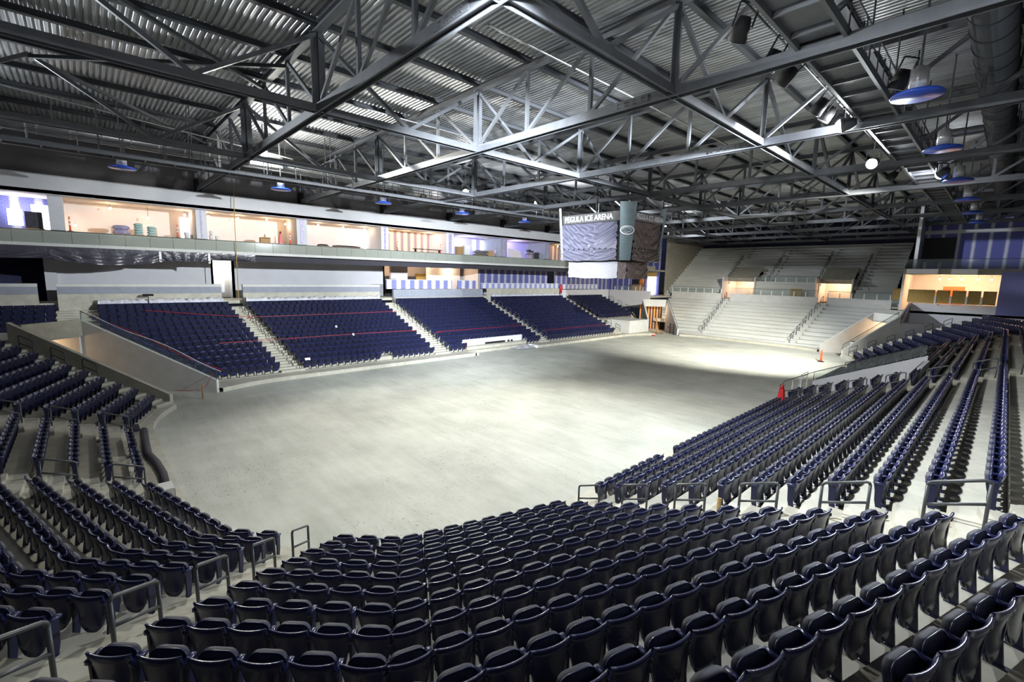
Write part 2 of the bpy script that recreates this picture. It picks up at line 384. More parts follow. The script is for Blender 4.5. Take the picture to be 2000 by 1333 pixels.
def treads(m, edges, r0, r1, sub=1, back=0.12, skip=None):
    n = (r1-r0+1)*sub
    for k in range(n):
        i = r0+k/sub
        f = (i-1)*PITCH+back if sub == 1 else (math.floor(i)-1)*PITCH+back+(i-math.floor(i))*PITCH
        g = f+PITCH/sub; z = Z0+RISE*i
        if i == 0: f = -0.35
        P = [e(f) for e in edges]; Q = [e(g) for e in edges]
        zp = z-RISE/sub if k else (z-0.3 if r0 == 0 else max(0, z-2.5))
        for a in range(len(P)-1):
            m.quad((*P[a], z), (*P[a+1], z), (*Q[a+1], z), (*Q[a], z))
            m.quad((*P[a], zp), (*P[a+1], zp), (*P[a+1], z), (*P[a], z))
        # end caps
        zb = max(0.0, z-1.2)
        for e in (0, -1): m.quad((*P[e], zb), (*Q[e], zb), (*Q[e], z), (*P[e], z))
    # walkway behind the last row
    g0 = r1*PITCH+back; z = Z0+RISE*(r1+1); P = [e(g0) for e in edges]; Q = [e(g0+1.0) for e in edges]; zp = z-RISE/sub
    for a in range(len(P)-1):
        m.quad((*P[a], z), (*P[a+1], z), (*Q[a+1], z), (*Q[a], z)); m.quad((*P[a], zp), (*P[a+1], zp), (*P[a+1], z), (*P[a], z))
for sname, sel in (('terrace_side', lambda e: e[-1](0)[0] < -10), ('terrace_near', lambda e: e[-1](0)[0] >= -10)):
    m = MB()
    for (nm, kind, edges, r0, r1) in BLOCKS:
        if sel(edges): treads(m, edges, r0, r1)
    for nm, edges in AISLES:
        if sel(edges): treads(m, edges, {'stairs above the ramp': 8, 'fifth side stairs': 5}.get(nm, 0), 13 if nm not in ('end stairs', 'second end stairs', 'ramp stairs') else 10, 2)
    struct(m.build(sname, M['conc']), 'stepped concrete seating tiers')

# ------------------------------------------------------------------ tunnels cut through the tiers
def wall_slope(a, d, length, h0, h1, t, side, zb=0.0):
    # upright wall from a along d, its top climbing from h0 to h1, thickness t towards side
    d = Vector((d[0], d[1], 0)).normalized(); n = Vector((-d.y, d.x, 0))*t*side; a = Vector((a[0], a[1], 0)); b = a+d*length
    return MB().extr([a+Vector((0,0,zb)), b+Vector((0,0,zb)), b+Vector((0,0,h1)), a+Vector((0,0,h0))], n)
dA = (-0.7071, -0.7071)
rampA = struct(wall_slope((-11.87, -26.55), dA, 8.85, 0.85, 4.6, 0.22, -1).build('wall_ramp_far_side', M['white']), 'pale sloping ramp wall')
rampB = struct(wall_slope((-9.53, -29.14), dA, 9.2, 0.85, 4.75, 0.22, 1).build('wall_ramp_near_side', M['conc']), 'sloping ramp wall beside the end stairs')
# the wall over the tunnel mouth of the ramp
p = Vector((-18.0, -32.7)); q = Vector((-15.6, -35.2)); nb = Vector((-0.7071, -0.7071))*0.25
m = MB().extr([(*p, 3.5), (*q, 3.5), (*q, 4.6), (*p, 4.6)], (nb.x, nb.y, 0))
struct(m.build('wall_ramp_lintel', M['concd']), 'beam over the ramp mouth')
m = MB()
for a, s in (((-18.1, -32.8), 0), ((-15.9, -35.5), 0)): m.extr([(a[0], a[1], 0), (a[0]-6, a[1]-6, 0), (a[0]-6, a[1]-6, 3.6), (a[0], a[1], 3.6)], (0.1, -0.1, 0))
m.extr([(-18.0, -32.7, 3.5), (-15.6, -35.2, 3.5), (-21.6, -41.2, 3.5), (-24, -38.7, 3.5)], (0, 0, 0.1))
struct(m.build('wall_ramp_passage', M['white']))
lamp('passage_light', (-18.5, -35.3, 3.0), 60, WARM, 0.1)
# far left tunnel
for nm, a, h1, sd in (('wall_far_tunnel_end_side', (-9.16, 29.63), 4.85, -1), ('wall_far_tunnel_seat_side', (-11.65, 27.15), 4.85, 1)):
    if sd == -1: struct(wall_slope(a, (-0.7071, 0.7071), 6.2, 0.9, h1, 0.2, sd).build(nm, M['wall']))
a = Vector((-13.54, 34.0)); b = Vector((-16.0, 31.5))
struct(MB().extr([(*a, 3.75), (*b, 3.75), (*b, 4.85), (*a, 4.85)], (-0.15, 0.15, 0)).build('wall_far_tunnel_lintel', M['white']))
struct(MB().extr([(-15.0, 35.5, 0), (-17.5, 33.0, 0), (-17.5, 33.0, 3.9), (-15.0, 35.5, 3.9)], (-0.1, 0.1, 0)).build('wall_far_tunnel_studs', M['studs']), 'bare timber studs closing the tunnel')
struct(wall_slope((-13.3, 28.8), (-0.7071, 0.7071), 3.9, 2.05, 4.85, 0.2, 1).build('wall_far_tunnel_near_side', M['white']))
struct(MB().box(-17.2, -13.3, 23.7, 28.6, 0, 2.05).build('wall_camera_platform', M['white']), 'white boxed platform in front of the fifth side block')
lamp('tunnel_light', (-14.6, 33.4, 3.2), 70, WARM, 0.1)
# far right tunnel
struct(wall_slope((8.42, 29.87), (0.7071, 0.7071), 5.6, 0.9, 4.7, 0.2, 1).build('wall_end_tunnel_bleacher_side', M['white']))
struct(wall_slope((11.0, 27.3), (0.7071, 0.7071), 5.6, 0.9, 4.7, 0.2, -1).build('wall_end_tunnel_seat_side', M['white']))
a = Vector((12.35, 33.8)); b = Vector((14.95, 31.25))
struct(MB().extr([(*a, 3.75), (*b, 3.75), (*b, 4.75), (*a, 4.75)], (0.15, 0.15, 0)).build('wall_end_tunnel_lintel', M['white']))
m = MB(); m.extr([(12.35, 33.8, 0), (15.3, 36.8, 0), (15.3, 36.8, 3.8), (12.35, 33.8, 3.8)], (-0.1, 0.1, 0)).extr([(14.95, 31.25, 0), (17.9, 34.2, 0), (17.9, 34.2, 3.8), (14.95, 31.25, 3.8)], (0.1, -0.1, 0))
m.extr([(15.3, 36.8, 0), (17.9, 34.2, 0), (17.9, 34.2, 3.8), (15.3, 36.8, 3.8)], (0.1, 0.1, 0)).extr([(12.35, 33.8, 3.75), (14.95, 31.25, 3.75), (17.9, 34.2, 3.75), (15.3, 36.8, 3.75)], (0, 0, 0.1))
struct(m.build('wall_end_tunnel_passage', M['wall']))
lamp('tunnel_light', (14.6, 33.6, 3.0), 200, WARM, 0.1)
# players tunnel in the long side
m = MB().extr([(13.6, 6.0, 0), (19.6, 6.0, 0), (19.6, 6.0, 3.45), (13.6, 6.0, 0.75)], (0, 0.2, 0)).extr([(13.6, 6.0, 0.75), (19.6, 6.0, 3.45), (19.6, 6.0, 3.62), (13.6, 6.0, 0.92)], (0, 0.22, 0))
m.extr([(13.6, 2.3, 0), (19.6, 2.3, 0), (19.6, 2.3, 2.6), (13.6, 2.3, 0.4)], (0, 0.15, 0)).box(19.5, 19.7, 2.3, 6.2, 2.2, 3.3)
struct(m.build('wall_players_tunnel', M['wall']), 'pale walls of the players tunnel')
# bench recess in the middle side block
m = MB().box(-15.75, -15.5, -4.1, 4.7, 0, 1.25).box(-15.5, -12.95, -4.2, -4.05, 0, 0.3).box(-15.5, -12.95, 4.65, 4.8, 0, 0.3).box(-15.6, -14.4, -4.1, 4.7, 0.0, 0.06)
struct(m.build('wall_bench_recess', M['whitep']), 'white panel at the back of the bench recess')

# ------------------------------------------------------------------ side concourse parapets
CX = -25.8
def parapet(nm, y0, y1, bands):
    for k, (za, zb, mt, th) in enumerate(bands):
        struct(MB().box(CX-th, CX+0.02*k, y0, y1, za, zb).build(nm if not k else nm+'_band', M[mt]))
BA = [(4.3, 5.9, 'conc', 0.3), (5.9, 6.45, 'grey', 0.3), (6.45, 6.68, 'white', 0.4)]
parapet('wall_parapet', -40.0, -34.9, BA); parapet('wall_parapet', -33.9, -23.3, BA); parapet('wall_parapet', -21.6, -7.9, BA)
parapet('wall_parapet', -6.2, 7.1, [(4.3, 5.2, 'conc', 0.3), (5.2, 6.15, 'grey', 0.3)])
parapet('wall_parapet', 8.0, 22.7, [(4.3, 6.2, 'conc', 0.3)])
parapet('wall_parapet', 23.4, 36.0, [(4.3, 6.0, 'wall', 0.3)])
struct(MB().box(-30, -26.2, -45, 46, 4.9, 5.2).build('floor_side_concourse', M['conc']))
struct(MB().box(-30.3, -30.0, -34.0, -23.1, 5.2, 9.3).box(-30.3, -30.0, -21.5, -7.3, 5.2, 9.3).box(-30.3, -30, -7.3, -5.1, 5.2, 9.3).box(-30.3, -29.6, -34.6, -33.9, 5.2, 9.3).build('wall_side_concourse', M['wall']))
struct(MB().box(-32.4, -32.2, -46, -33.9, 4.6, 9.4).build('wall_dark_corner', M['navywall']))
# lit doorway
struct(MB().box(-31.6, -30.0, -23.3, -23.1, 5.2, 9.0).box(-31.6, -30, -21.5, -21.3, 5.2, 9.0).box(-31.7, -31.5, -23.3, -21.3, 5.2, 9.0).build('wall_lit_doorway', M['wall']))
lamp('doorway_light', (-30.6, -22.3, 8.3), 160, (1, 0.93, 0.78), 0.15)
# open hall behind the middle block, striped board wall behind the fourth
struct(MB().box(-36.0, -35.8, -5.1, 10, 5.2, 9.3).box(-36, -30, -5.3, -5.1, 5.2, 9.3).box(-36, -30, 9.6, 9.75, 5.2, 9.3).box(-31.6, -31.2, -3.6, -1.2, 5.2, 9.3).box(-33.4, -33.0, 3.0, 8.6, 5.2, 9.3).build('wall_open_hall', M['peach']))
struct(MB().box(-36, -30, -5.1, 9.7, 5.0, 5.2).build('floor_open_hall', M['conc']))
struct(MB().box(-35.78, -35.5, -2.5, 3.0, 5.2, 7.6).box(-30.1, -29.9, -5.0, -3.6, 5.2, 7.3).build('wall_dark_hall_cabinets', M['soffit']))
struct(MB().box(-35.5, -35.3, 2.6, 4.2, 5.2, 8.0).build('door_1', M['osb']))
for y in (-2.2, 2.2, 6.4): lamp('hall_light', (-32.2, y, 8.7), 150, (1, 0.72, 0.45), 0.15)
struct(MB().box(-30.2, -30.0, 9.7, 24.4, 5.2, 9.3).box(-30.2, -30.0, 26.3, 42, 5.2, 9.3).build('wall_board_sheathing', M['sheath']), 'wall of purple sheathing boards with taped joints')
struct(MB().box(-33, -30, 24.3, 26.4, 5.2, 5.25).box(-33.1, -33, 24.3, 26.4, 5.2, 9.3).build('wall_lit_opening', M['peach'])); lamp('hall_light', (-31.4, 25.3, 8.4), 90, WARM, 0.12)

# ------------------------------------------------------------------ side balcony and suites
struct(MB().box(-30.3, -25.3, -46, 32, 9.3, 9.58).build('floor_balcony', M['conc']))
struct(MB().box(-25.34, -25.16, -46, 32, 9.38, 9.62).build('trim_balcony_edge', M['white']))
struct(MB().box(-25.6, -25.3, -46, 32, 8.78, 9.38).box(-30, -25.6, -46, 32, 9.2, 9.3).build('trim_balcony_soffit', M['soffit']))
struct(MB().box(-30.3, -26.4, -46, 32, 9.58, 10.62).build('floor_suites', M['concd']))
struct(MB().box(-30.3, -25.5, -46, 32, 13.15, 13.4).build('ceiling_suites', M['peach']))
struct(MB().box(-25.8, -25.5, -46, 32, 13.1, 14.5).build('wall_suite_fascia', M['fascia']))
struct(MB().box(-26.6, -26.3, -46, 60, 14.5, 18.6).build('wall_side_upper', M['darkwall']))
SUITE = [(-46, -33.9, 'sheath'), (-33.0, -24.9, 'peach'), (-24.0, -16.6, 'peach'), (-15.5, -7.6, 'peach'), (-6.6, 1.2, 'stud'), (2.4, 10.2, 'lilac'), (11.5, 19.2, 'lilac'), (20.4, 32, 'stud')]
for y0, y1, mt in SUITE:
    struct(MB().box(-29.8, -29.6, y0-0.5, y1+0.6, 10.62, 13.15).build('wall_suite_back', M[mt]))
for y0, y1, mt in ((-33.9, -33.0, 'wall'), (-24.9, -24.0, 'wall'), (-16.6, -15.5, 'wall'), (-7.6, -6.6, 'wall'), (1.2, 2.4, 'wall'), (10.2, 11.5, 'grey'), (19.2, 20.4, 'grey')):
    struct(MB().box(-29.7, -25.9, y0+0.05, y1-0.05, 10.62, 13.15).build('wall_suite_partition', M[mt]))
    if y0 > -33: struct(MB().box(-25.9, -25.86, y0+0.38, y1-0.38, 10.7, 13.05).build('trim_partition_board', M['purple']))
struct(MB().box(-26.6, -25.9, -46, -45.8, 4, 18).build('wall_end_return', M['darkwall']))

# ------------------------------------------------------------------ far end: lower bleachers
m = MB(); NB, BP, BR, BY = 11, 1.02, 0.43, 31.6
def far_x(y): return (-9.2-(y-29.7) if y < 33.9 else -17.4, 8.45+(y-29.87) if y < 33.9 else 15.2)
for i in range(NB):
    y0 = BY+BP*i; y1 = y0+BP; z = 0.48+BR*i; a = far_x(y0); b = far_x(y1)
    m.quad((a[0], y0, z), (a[1], y0, z), (b[1], y1, z), (b[0], y1, z)); zp = 0.0 if not i else z-BR
    m.quad((a[0], y0, zp), (a[1], y0, zp), (a[1], y0, z), (a[0], y0, z))
    m.box(a[0], a[1], y0-0.04, y0+0.0, z-0.1, z)
m.box(-9.2, 8.3, 30.9, 31.65, 0, 0.3)
struct(m.build('terrace_far_lower', M['bleach']), 'bare concrete bleacher steps at the far end')
struct(MB().box(-18.5, 15.2, 42.9, 46.0, 4.9, 5.15).box(15.2, 26, 34.8, 60, 4.9, 5.15).box(-30, -17.5, 36, 60, 4.9, 5.15).build('floor_far_concourse', M['conc']))
struct(MB().box(-17.4, -8.9, 42.8, 43.0, 4.7, 5.97).box(-7.5, 4.5, 42.8, 43.0, 4.7, 5.97).box(5.6, 12.6, 42.8, 43.0, 4.7, 5.97).box(13.7, 15.3, 42.8, 43.0, 4.7, 5.97).build('wall_far_parapet', M['white']))
# upper tier
m = MB(); UY, UP, UR, UZ, NU = 46.6, 0.76, 0.50, 7.55, 14
ux0 = lambda y: -19.2; ux1 = lambda y: 12.2
HOLES = [(-9.6, -5.2), (3.6, 7.6)]
for i in range(-4, NU):
    y0 = UY+UP*i if i >= 0 else UY; y1 = UY+UP*(i+1); z = UZ+UR*i
    segs = [(-19.2, -9.6), (-5.2, 3.6), (7.6, 12.4)] if i < 5 else [(-19.2, 12.4)]
    if i < 0:
        # lower rows only in the outer blocks
        y0 = UY+UP*i; y1 = y0+UP; segs = [(-19.2, -10.2), (8.2, 14.4-0.2*(i+4))]
    for a, b in segs:
        m.quad((a, y0, z), (b, y0, z), (b, y1, z), (a, y1, z)); m.quad((a, y0, z-UR), (b, y0, z-UR), (b, y0, z), (a, y0, z)); m.box(a, b, y0-0.05, y0, z-0.12, z)
m.box(-5.2, 3.6, 46.2, 46.6, 5.15, 8.0)
struct(m.build('terrace_far_upper', M['bleach']), 'upper concrete bleacher steps')
for k, (a, b) in enumerate(HOLES):
    # mouth of a walkway through the upper tier: hood, cheeks, lit room behind
    struct(MB().extr([(a, 47.0, 8.5), (b, 47.0, 8.5), (b, 49.9, 10.3), (a, 49.9, 10.3)], (0, 0.15, 0)).box(a, b, 46.9, 47.1, 7.9, 8.5).build('wall_walkway_hood', M['concd']))
    struct(MB().box(a-0.15, a, 44.9, 51, 5.15, 8.6).box(b, b+0.15, 46, 51, 5.15, 8.6).box(a, b, 50.5, 50.7, 5.15, 8.6).box(a, b, 47, 50.6, 8.3, 8.4).build('wall_walkway_mouth', M['peach']))
    lamp('walkway_light', ((a+b)/2, 48.6, 7.9), 260, WARM, 0.12)
struct(MB().box(-19.6, -19.2, 44.0, 58, 5.15, 17).build('wall_far_end_side', M['concd']))
struct(MB().box(-19.4, 13, 57.3, 57.6, 4, 18.6).build('wall_far_end', M['navywall']), 'navy back wall of the far end')
# far left corner: two levels
struct(MB().box(-30, -25.2, 42.0, 42.2, 5.15, 9.3).box(-22.4, -19.6, 42.0, 42.2, 5.15, 9.3).build('wall_corner_boards', M['sheathx']))
struct(MB().box(-25.4, -22.2, 45.0, 45.1, 5.15, 9.3).build('wall_corner_timber', M['studs'])); lamp('corner_light', (-23.8, 43.6, 8.6), 160, WARM, 0.12)
struct(MB().box(-30, -19.6, 40.5, 46, 9.3, 9.6).box(-30, -19.6, 40.4, 40.6, 9.3, 10.2).build('floor_corner_balcony', M['concd']))
struct(MB().box(-30, -19.6, 46, 46.2, 9.6, 16).build('wall_corner_upper', M['sheathx']))

# ------------------------------------------------------------------ far right corner: lounge, balcony, board wall
struct(MB().box(15.2, 26.0, 34.8, 35.05, 0.2, 6.05).build('wall_corner_grey', M['wall']))
struct(MB().extr([(15.2, 34.8, 0), (14.95, 31.25, 0), (14.95, 31.25, 4.7), (15.2, 34.8, 6.05)], (0.15, 0, 0)).build('wall_corner_cheek', M['grey']))
struct(MB().box(14.4, 22.2, 41.5, 41.7, 5.15, 9.2).box(14.3, 14.5, 34.9, 41.6, 5.15, 9.2).box(22.0, 22.2, 35, 41.6, 5.15, 9.2).build('wall_lounge_room', M['peach']))
struct(MB().box(14.3, 26, 34.9, 42, 9.15, 9.5).box(14.3, 26, 34.7, 34.95, 9.15, 9.75).build('floor_lounge_balcony', M['concd']))
struct(MB().box(14.6, 17.2, 34.6, 34.72, 9.2, 9.72).box(18.2, 20.2, 34.6, 34.72, 9.2, 9.72).build('trim_balcony_panel', M['whitep']))
struct(MB().box(21.9, 26, 34.6, 34.9, 5.15, 9.5).build('wall_lounge_end', M['cabst']))
struct(MB().box(15.2, 26, 38.6, 38.8, 9.5, 15.2).build('wall_lounge_upper', M['sheathx']), 'wall of purple boards with pale joints above the lounge')
struct(MB().box(15.2, 26, 38.55, 38.6, 13.7, 14.1).box(15.0, 15.3, 35.2, 38.8, 9.5, 16.5).build('trim_board_joint', M['wall']))
struct(MB().box(15.3, 18.0, 38.5, 38.6, 10.6, 13.3).build('window_1', M['black']))
for x in (17.2, 18.6, 19.8, 21.2): lamp('lounge_light', (x, 38.0, 8.6), 170, WARM, 0.1)
struct(MB().box(25.4, 25.7, -19, 34.8, 4.3, 6.05).build('wall_right_parapet', M['grey']))
struct(MB().box(28.8, 29.1, -45, 60, 4, 18.6).build('wall_right', M['darkwall']))
struct(MB().box(25.6, 29, -45, 60, 4.6, 4.9).build('floor_right_concourse', M['concd']))
struct(MB().box(-27, 29, -45.3, -45, 0, 18.6).build('wall_near', M['darkwall']))
# ------------------------------------------------------------------ roof: corrugated deck, trusses, purlins
DZ = 18.32
prof = []; y = -45.0
while y < 60:
    prof += [(y, DZ), (y+0.09, DZ), (y+0.125, DZ+0.075), (y+0.215, DZ+0.075)]; y += 0.25
m = MB()
for (ya, za), (yb, zb) in zip(prof[:-1], prof[1:]):
    m.quad((-26.5, ya, za), (29, ya, za), (29, yb, zb), (-26.5, yb, zb))
struct(m.build('ceiling', M['deck']), 'corrugated metal roof deck')
struct(MB().box(-26.6, 29, -45, 60, 18.5, 18.7).build('ceiling_slab', M['black']))
TY = [-42.3, -33.4, -24.5, -16.0, -7.2, 1.7, 10.7, 19.7, 28.6, 37.5, 46.4, 55.3]
NX = [1.85+3.83*k for k in range(-7, 7)]           # panel points -24.96 .. 24.83
MAIN = (1.85, 13.34, -9.64, -21.13, 24.83)
TB, TT = 14.78, 17.92
roof_words = ['nearest, mostly behind the viewer', 'second from the near end', 'third from the near end, crossing the top of the view', 'fourth from the near end, with bolted splice plates', 'fifth from the near end', 'sixth from the near end, in front of the scoreboard', 'seventh from the near end, behind the scoreboard', 'eighth from the near end', 'ninth from the near end', 'tenth from the near end', 'eleventh from the near end', 'last before the far wall']
for k, ty in enumerate(TY):
    if k < 2: continue
    t = thing('roof_truss', 'grey steel cross truss, '+roof_words[k], 'truss', (-25.4, ty, TB), 'steel trusses across the arena roof')
    MB().ibeam((-25.9, ty, TB), (28.6, ty, TB), 0.36, 0.36, 0.035, (0, 1, 0)).build('bottom_chord', M['steel'], t)
    MB().ibeam((-25.9, ty, TT), (28.6, ty, TT), 0.32, 0.32, 0.03).build('top_chord', M['steel'], t)
    for x in NX:
        big = any(abs(x-q) < 0.1 for q in MAIN)
        w = 0.30 if big else 0.15
        (MB().ibeam((x, ty, TB+0.15), (x, ty, TT-0.15), w, w, 0.025) if big else MB().bar((x, ty, TB+0.15), (x, ty, TT-0.15), w, w)).build('post', M['steel'], t)
    for a, b in zip(NX[:-1], NX[1:]):
        up = (a, b) if a > 1.0 else (b, a)          # foot, head: braces lean away from the middle post
        MB().bar((up[0], ty, TB+0.12), (up[1], ty, TT-0.12), 0.14, 0.14).build('brace', M['steel'], t)
    MB().bar((NX[0], ty, TT-0.1), (-25.9, ty, TB+0.1), 0.16, 0.16).build('brace', M['steel'], t)
    if k in (2, 3, 4):
        for sx in (11.6, -9.6):
            m = MB().bar((sx-0.8, ty-0.195, TB), (sx+0.8, ty-0.195, TB), 0.02, 0.24)
            for q in range(8): m.tube([(sx-0.55+0.36*(q//2), ty-0.24, TB-0.06+0.12*(q % 2)), (sx-0.55+0.36*(q//2), ty-0.20, TB-0.06+0.12*(q % 2))], 0.03, 6)
            m.build('splice_plate', M['steel'], t)
PUR = [1.85+3.83*k for k in range(-7, 7)]
for k, x in enumerate(PUR):
    tag(MB().ibeam((x, -44.9, 18.17), (x, 57.2, 18.17), 0.24, 0.27, 0.03).build('roof_purlin', M['steeld']),
        f'dark steel purlin under the roof deck, {ORD[k]} out from the suite side', 'purlin', 'purlins along the roof deck')
LX3 = [(-9.64, 'over the suite side of the rink'), (1.85, 'above the middle of the rink'), (13.34, 'on the side of the flood lamps')]
for x, w in LX3:
    t = thing('ridge_truss', 'long steel truss with V webs running '+w, 'truss', (x, -44.9, TB))
    MB().ibeam((x, -44.9, TB), (x, 57.2, TB), 0.3, 0.34, 0.03, (1, 0, 0)).build('bottom_chord', M['steel'], t)
    for a, b in zip(TY[:-1], TY[1:]):
        c = (a+b)/2
        for e in (a, b): MB().bar((x, c, TB+0.1), (x, e, TT-0.2), 0.16, 0.16).build('web', M['steel'], t)
# knee braces and dark brackets where the trusses meet the side wall
for k, ty in enumerate(TY[2:9]):
    tag(MB().box(-26.28, -25.5, ty-0.25, ty+0.25, 14.505, 15.6).build('truss_bearing', M['black']), f'black steel bearing bracket on the side wall, {ORD[k]} from the near end', 'bracket', 'truss bearing brackets')
# horizontal bracing in the bay nearest the viewer
for k, (a, b) in enumerate((((-9.64, -33.4), (-2.0, -24.5)), ((1.85, -33.4), (-5.8, -24.5)), ((-21.1, -24.5), (-9.64, -33.4)))):
    tag(MB().bar((a[0], a[1], 17.6), (b[0], b[1], 17.6), 0.16, 0.16).build('roof_brace', M['steeld']), 'dark diagonal brace under the deck, '+('leaning to the scoreboard', 'crossing the first brace', 'by the round duct')[k], 'brace')
# catwalks
def catwalk(x0, x1, z, lab):
    t = thing('catwalk', lab, 'catwalk', (x0, -44, z))
    MB().box(x0, x1, -44.5, 56.5, z-0.06, z).bar((x0, -44.5, z-0.12), (x0, 56.5, z-0.12), 0.1, 0.26).bar((x1, -44.5, z-0.12), (x1, 56.5, z-0.12), 0.1, 0.26).build('walkway', M['steel'], t)
    y = -44.0
    while y < 56: MB().bar((x0, y, z-0.14), (x1, y, z-0.14), 0.08, 0.14).build('joist', M['steel'], t); y += 1.5
    for x in (x0, x1):
        m = MB().tube([(x, -44.5, z+1.05), (x, 56.5, z+1.05)], 0.03, 6).tube([(x, -44.5, z+0.55), (x, 56.5, z+0.55)], 0.025, 6); y = -44.0
        while y < 56.5: m.tube([(x, y, z), (x, y, z+1.05)], 0.025, 6); y += 2.0
        m.build('railing', M['steel'], t)
    y = -40.0
    while y < 56:
        for x in (x0, x1): MB().tube([(x, y, z-0.05), (x, y, 18.32)], 0.03, 6).build('hanger', M['steeld'], t)
        y += 4.45
catwalk(-15.0, -14.0, 14.7, 'steel catwalk with pipe railings hung on the suite side')
catwalk(17.4, 18.6, 15.1, 'steel catwalk carrying the flood lamps')
# ducts
def duct(name, x, z, r, y0, y1, lab, mt='duct'):
    t = thing(name, lab, 'duct', (x, y0, z))
    MB().tube([(x, y0, z), (x, y1, z)], r, 24).build('body', M[mt], t, True)
    y = y0+1.2
    while y < y1: MB().tube([(x, y, z), (x, y+0.06, z)], r+0.025, 24).build('rib', M[mt], t); y += 1.5
    y = y0+2
    while y < y1:
        for q in (x-r-0.02, x+r+0.02): MB().bar((q, y, z), (q, y, 18.32), 0.03, 0.05).build('strap', M[mt], t)
        y += 4.5
duct('round_duct', -19.5, 16.6, 0.55, -44, 40, 'long round galvanised air duct under the deck on the suite side')
duct('round_duct', 21.2, 16.6, 0.6, -20, 44, 'long round air duct beside the flood lamp catwalk', 'steeld')
for k, (x0, x1, y0, y1, z0, z1) in enumerate(((-18.8, -17.3, -22.5, -20.2, 15.9, 16.9), (-18.3, -16.8, -9.0, -2.0, 15.6, 16.4), (22.6, 24.6, -18, 30, 15.2, 17.8))):
    tag(MB().box(x0, x1, y0, y1, z0, z1).build('air_box', M['duct'] if k < 2 else M['steeld']), ('square galvanised air box behind the bright flood lamp', 'flat galvanised box duct further along the suite side', 'long dark rectangular duct along the viewer side')[k], 'duct')
# conduits and a hanging rope
tag(MB().tube([(-25.0, -22.0, 15.6), (-25.02, -22.1, 12), (-25.0, -22.15, 5.4)], 0.03, 6).build('hanging_rope', M['osb']), 'yellowish rope hanging down from the roof past the suites', 'rope')
for k, (a, b) in enumerate((((-15.6, -20, 16.4), (-13.2, -40, 17.4)), ((7.5, -20, 17.7), (7.5, 30, 17.7)), ((-5.0, -44, 17.75), (-5.0, 40, 17.75)))):
    tag(MB().tube([a, b], 0.05, 8).build('roof_pipe', M['duct']), ('thin pipe crossing above the suite side catwalk', 'bright thin pipe between the middle purlins', 'thin pipe along the roof toward the suites')[k], 'pipe')
# blue-wrapped pendant lamps
pl = thing('pendant_lamp', 'blue film covered pendant lamp', 'lamp', (0, 0, 0))
MB().lathe((0, 0, 0), [(0.70, 0.0), (0.72, 0.03), (0.66, 0.10), (0.27, 0.20), (0.26, 0.22)], 32).build('blue_cover', M['blue'], pl, True)
MB().lathe((0, 0, 0), [(0.25, 0.2), (0.25, 0.85), (0.10, 0.95)], 20).build('can', M['chrome'], pl, True)
MB().tube([(0, 0, 0.9), (0, 0, 4.14)], 0.035, 8).build('stem', M['steel'], pl)
PL = []
for x, w in ((-16.7, 'suite side'), (19.7, 'flood lamp side')):
    for k, yy in enumerate((-30.0, -20.6, -12.0, -3.2, 5.8, 15.2, 24.2, 33.0) if x < 0 else (0, 0, -11.6, -2.8, 6.5, 15.4, 24.2, 33.0)):
        if w == 'flood lamp side' and k < 2: continue
        PL.append((x, yy, 14.2, f'blue covered pendant lamp, {ordn(k if x < 0 else k-2)} from the near end on the {w}'))
for k, (x, yy, z, l) in enumerate(PL):
    if k == 0: pl.location = (x, yy, z); pl['label'] = l; pl['group'] = 'blue covered pendant lamps'
    else: dup(pl, (x, yy, z), 0, l, 'blue covered pendant lamps')
# flood lamps: glowing face, housing, yoke
fl_names = ['bright flood lamp on the suite side catwalk', 'bright flood lamp nearest the viewer below the big blue pendant', 'large flood lamp in the middle of the viewer side catwalk', 'flood lamp beside the second blue pendant', 'added flood lamp, out of view, aimed at the suites', 'added flood lamp further down the suite side catwalk', 'flood lamp at the near end of the suite side catwalk', 'flood lamp over the near seats beside the third truss', 'added flood lamp on the suite side catwalk aimed at the far corner lounge', 'added flood lamp on the suite side catwalk over the bleachers']
for i, (l, p, c, tg, a) in enumerate(FLOODS):
    d = (Vector(tg)-Vector(l)).normalized(); L = Vector(l)
    t = thing('flood_lamp', fl_names[i], 'flood lamp', l)
    x = d.cross(Vector((0, 0, 1))).normalized(); u = x.cross(d)
    MB().tube([L-d*0.45, L-d*0.3, L+d*0.1], [0.12, 0.22, 0.30], 20).build('housing', M['steeld'], t, True)
    MB().tube([L+d*0.105, L+d*0.16, L+d*0.26, L+d*0.32], [0.26, 0.25, 0.17, 0.05], 20).build('lit_face', M['floodglow'], t, True)
    MB().bar(L-x*0.34, L-x*0.34+Vector((0, 0, 0.6)), 0.04, 0.04).bar(L+x*0.34, L+x*0.34+Vector((0, 0, 0.6)), 0.04, 0.04).bar(L-x*0.36+Vector((0,0,0.6)), L+x*0.36+Vector((0,0,0.6)), 0.05, 0.05).build('yoke', M['steeld'], t)
    MB().tube([L+Vector((0,0,0.58)), Vector((L.x, L.y, 18.33))], 0.03, 6).build('hanger_pipe', M['steel'], t)
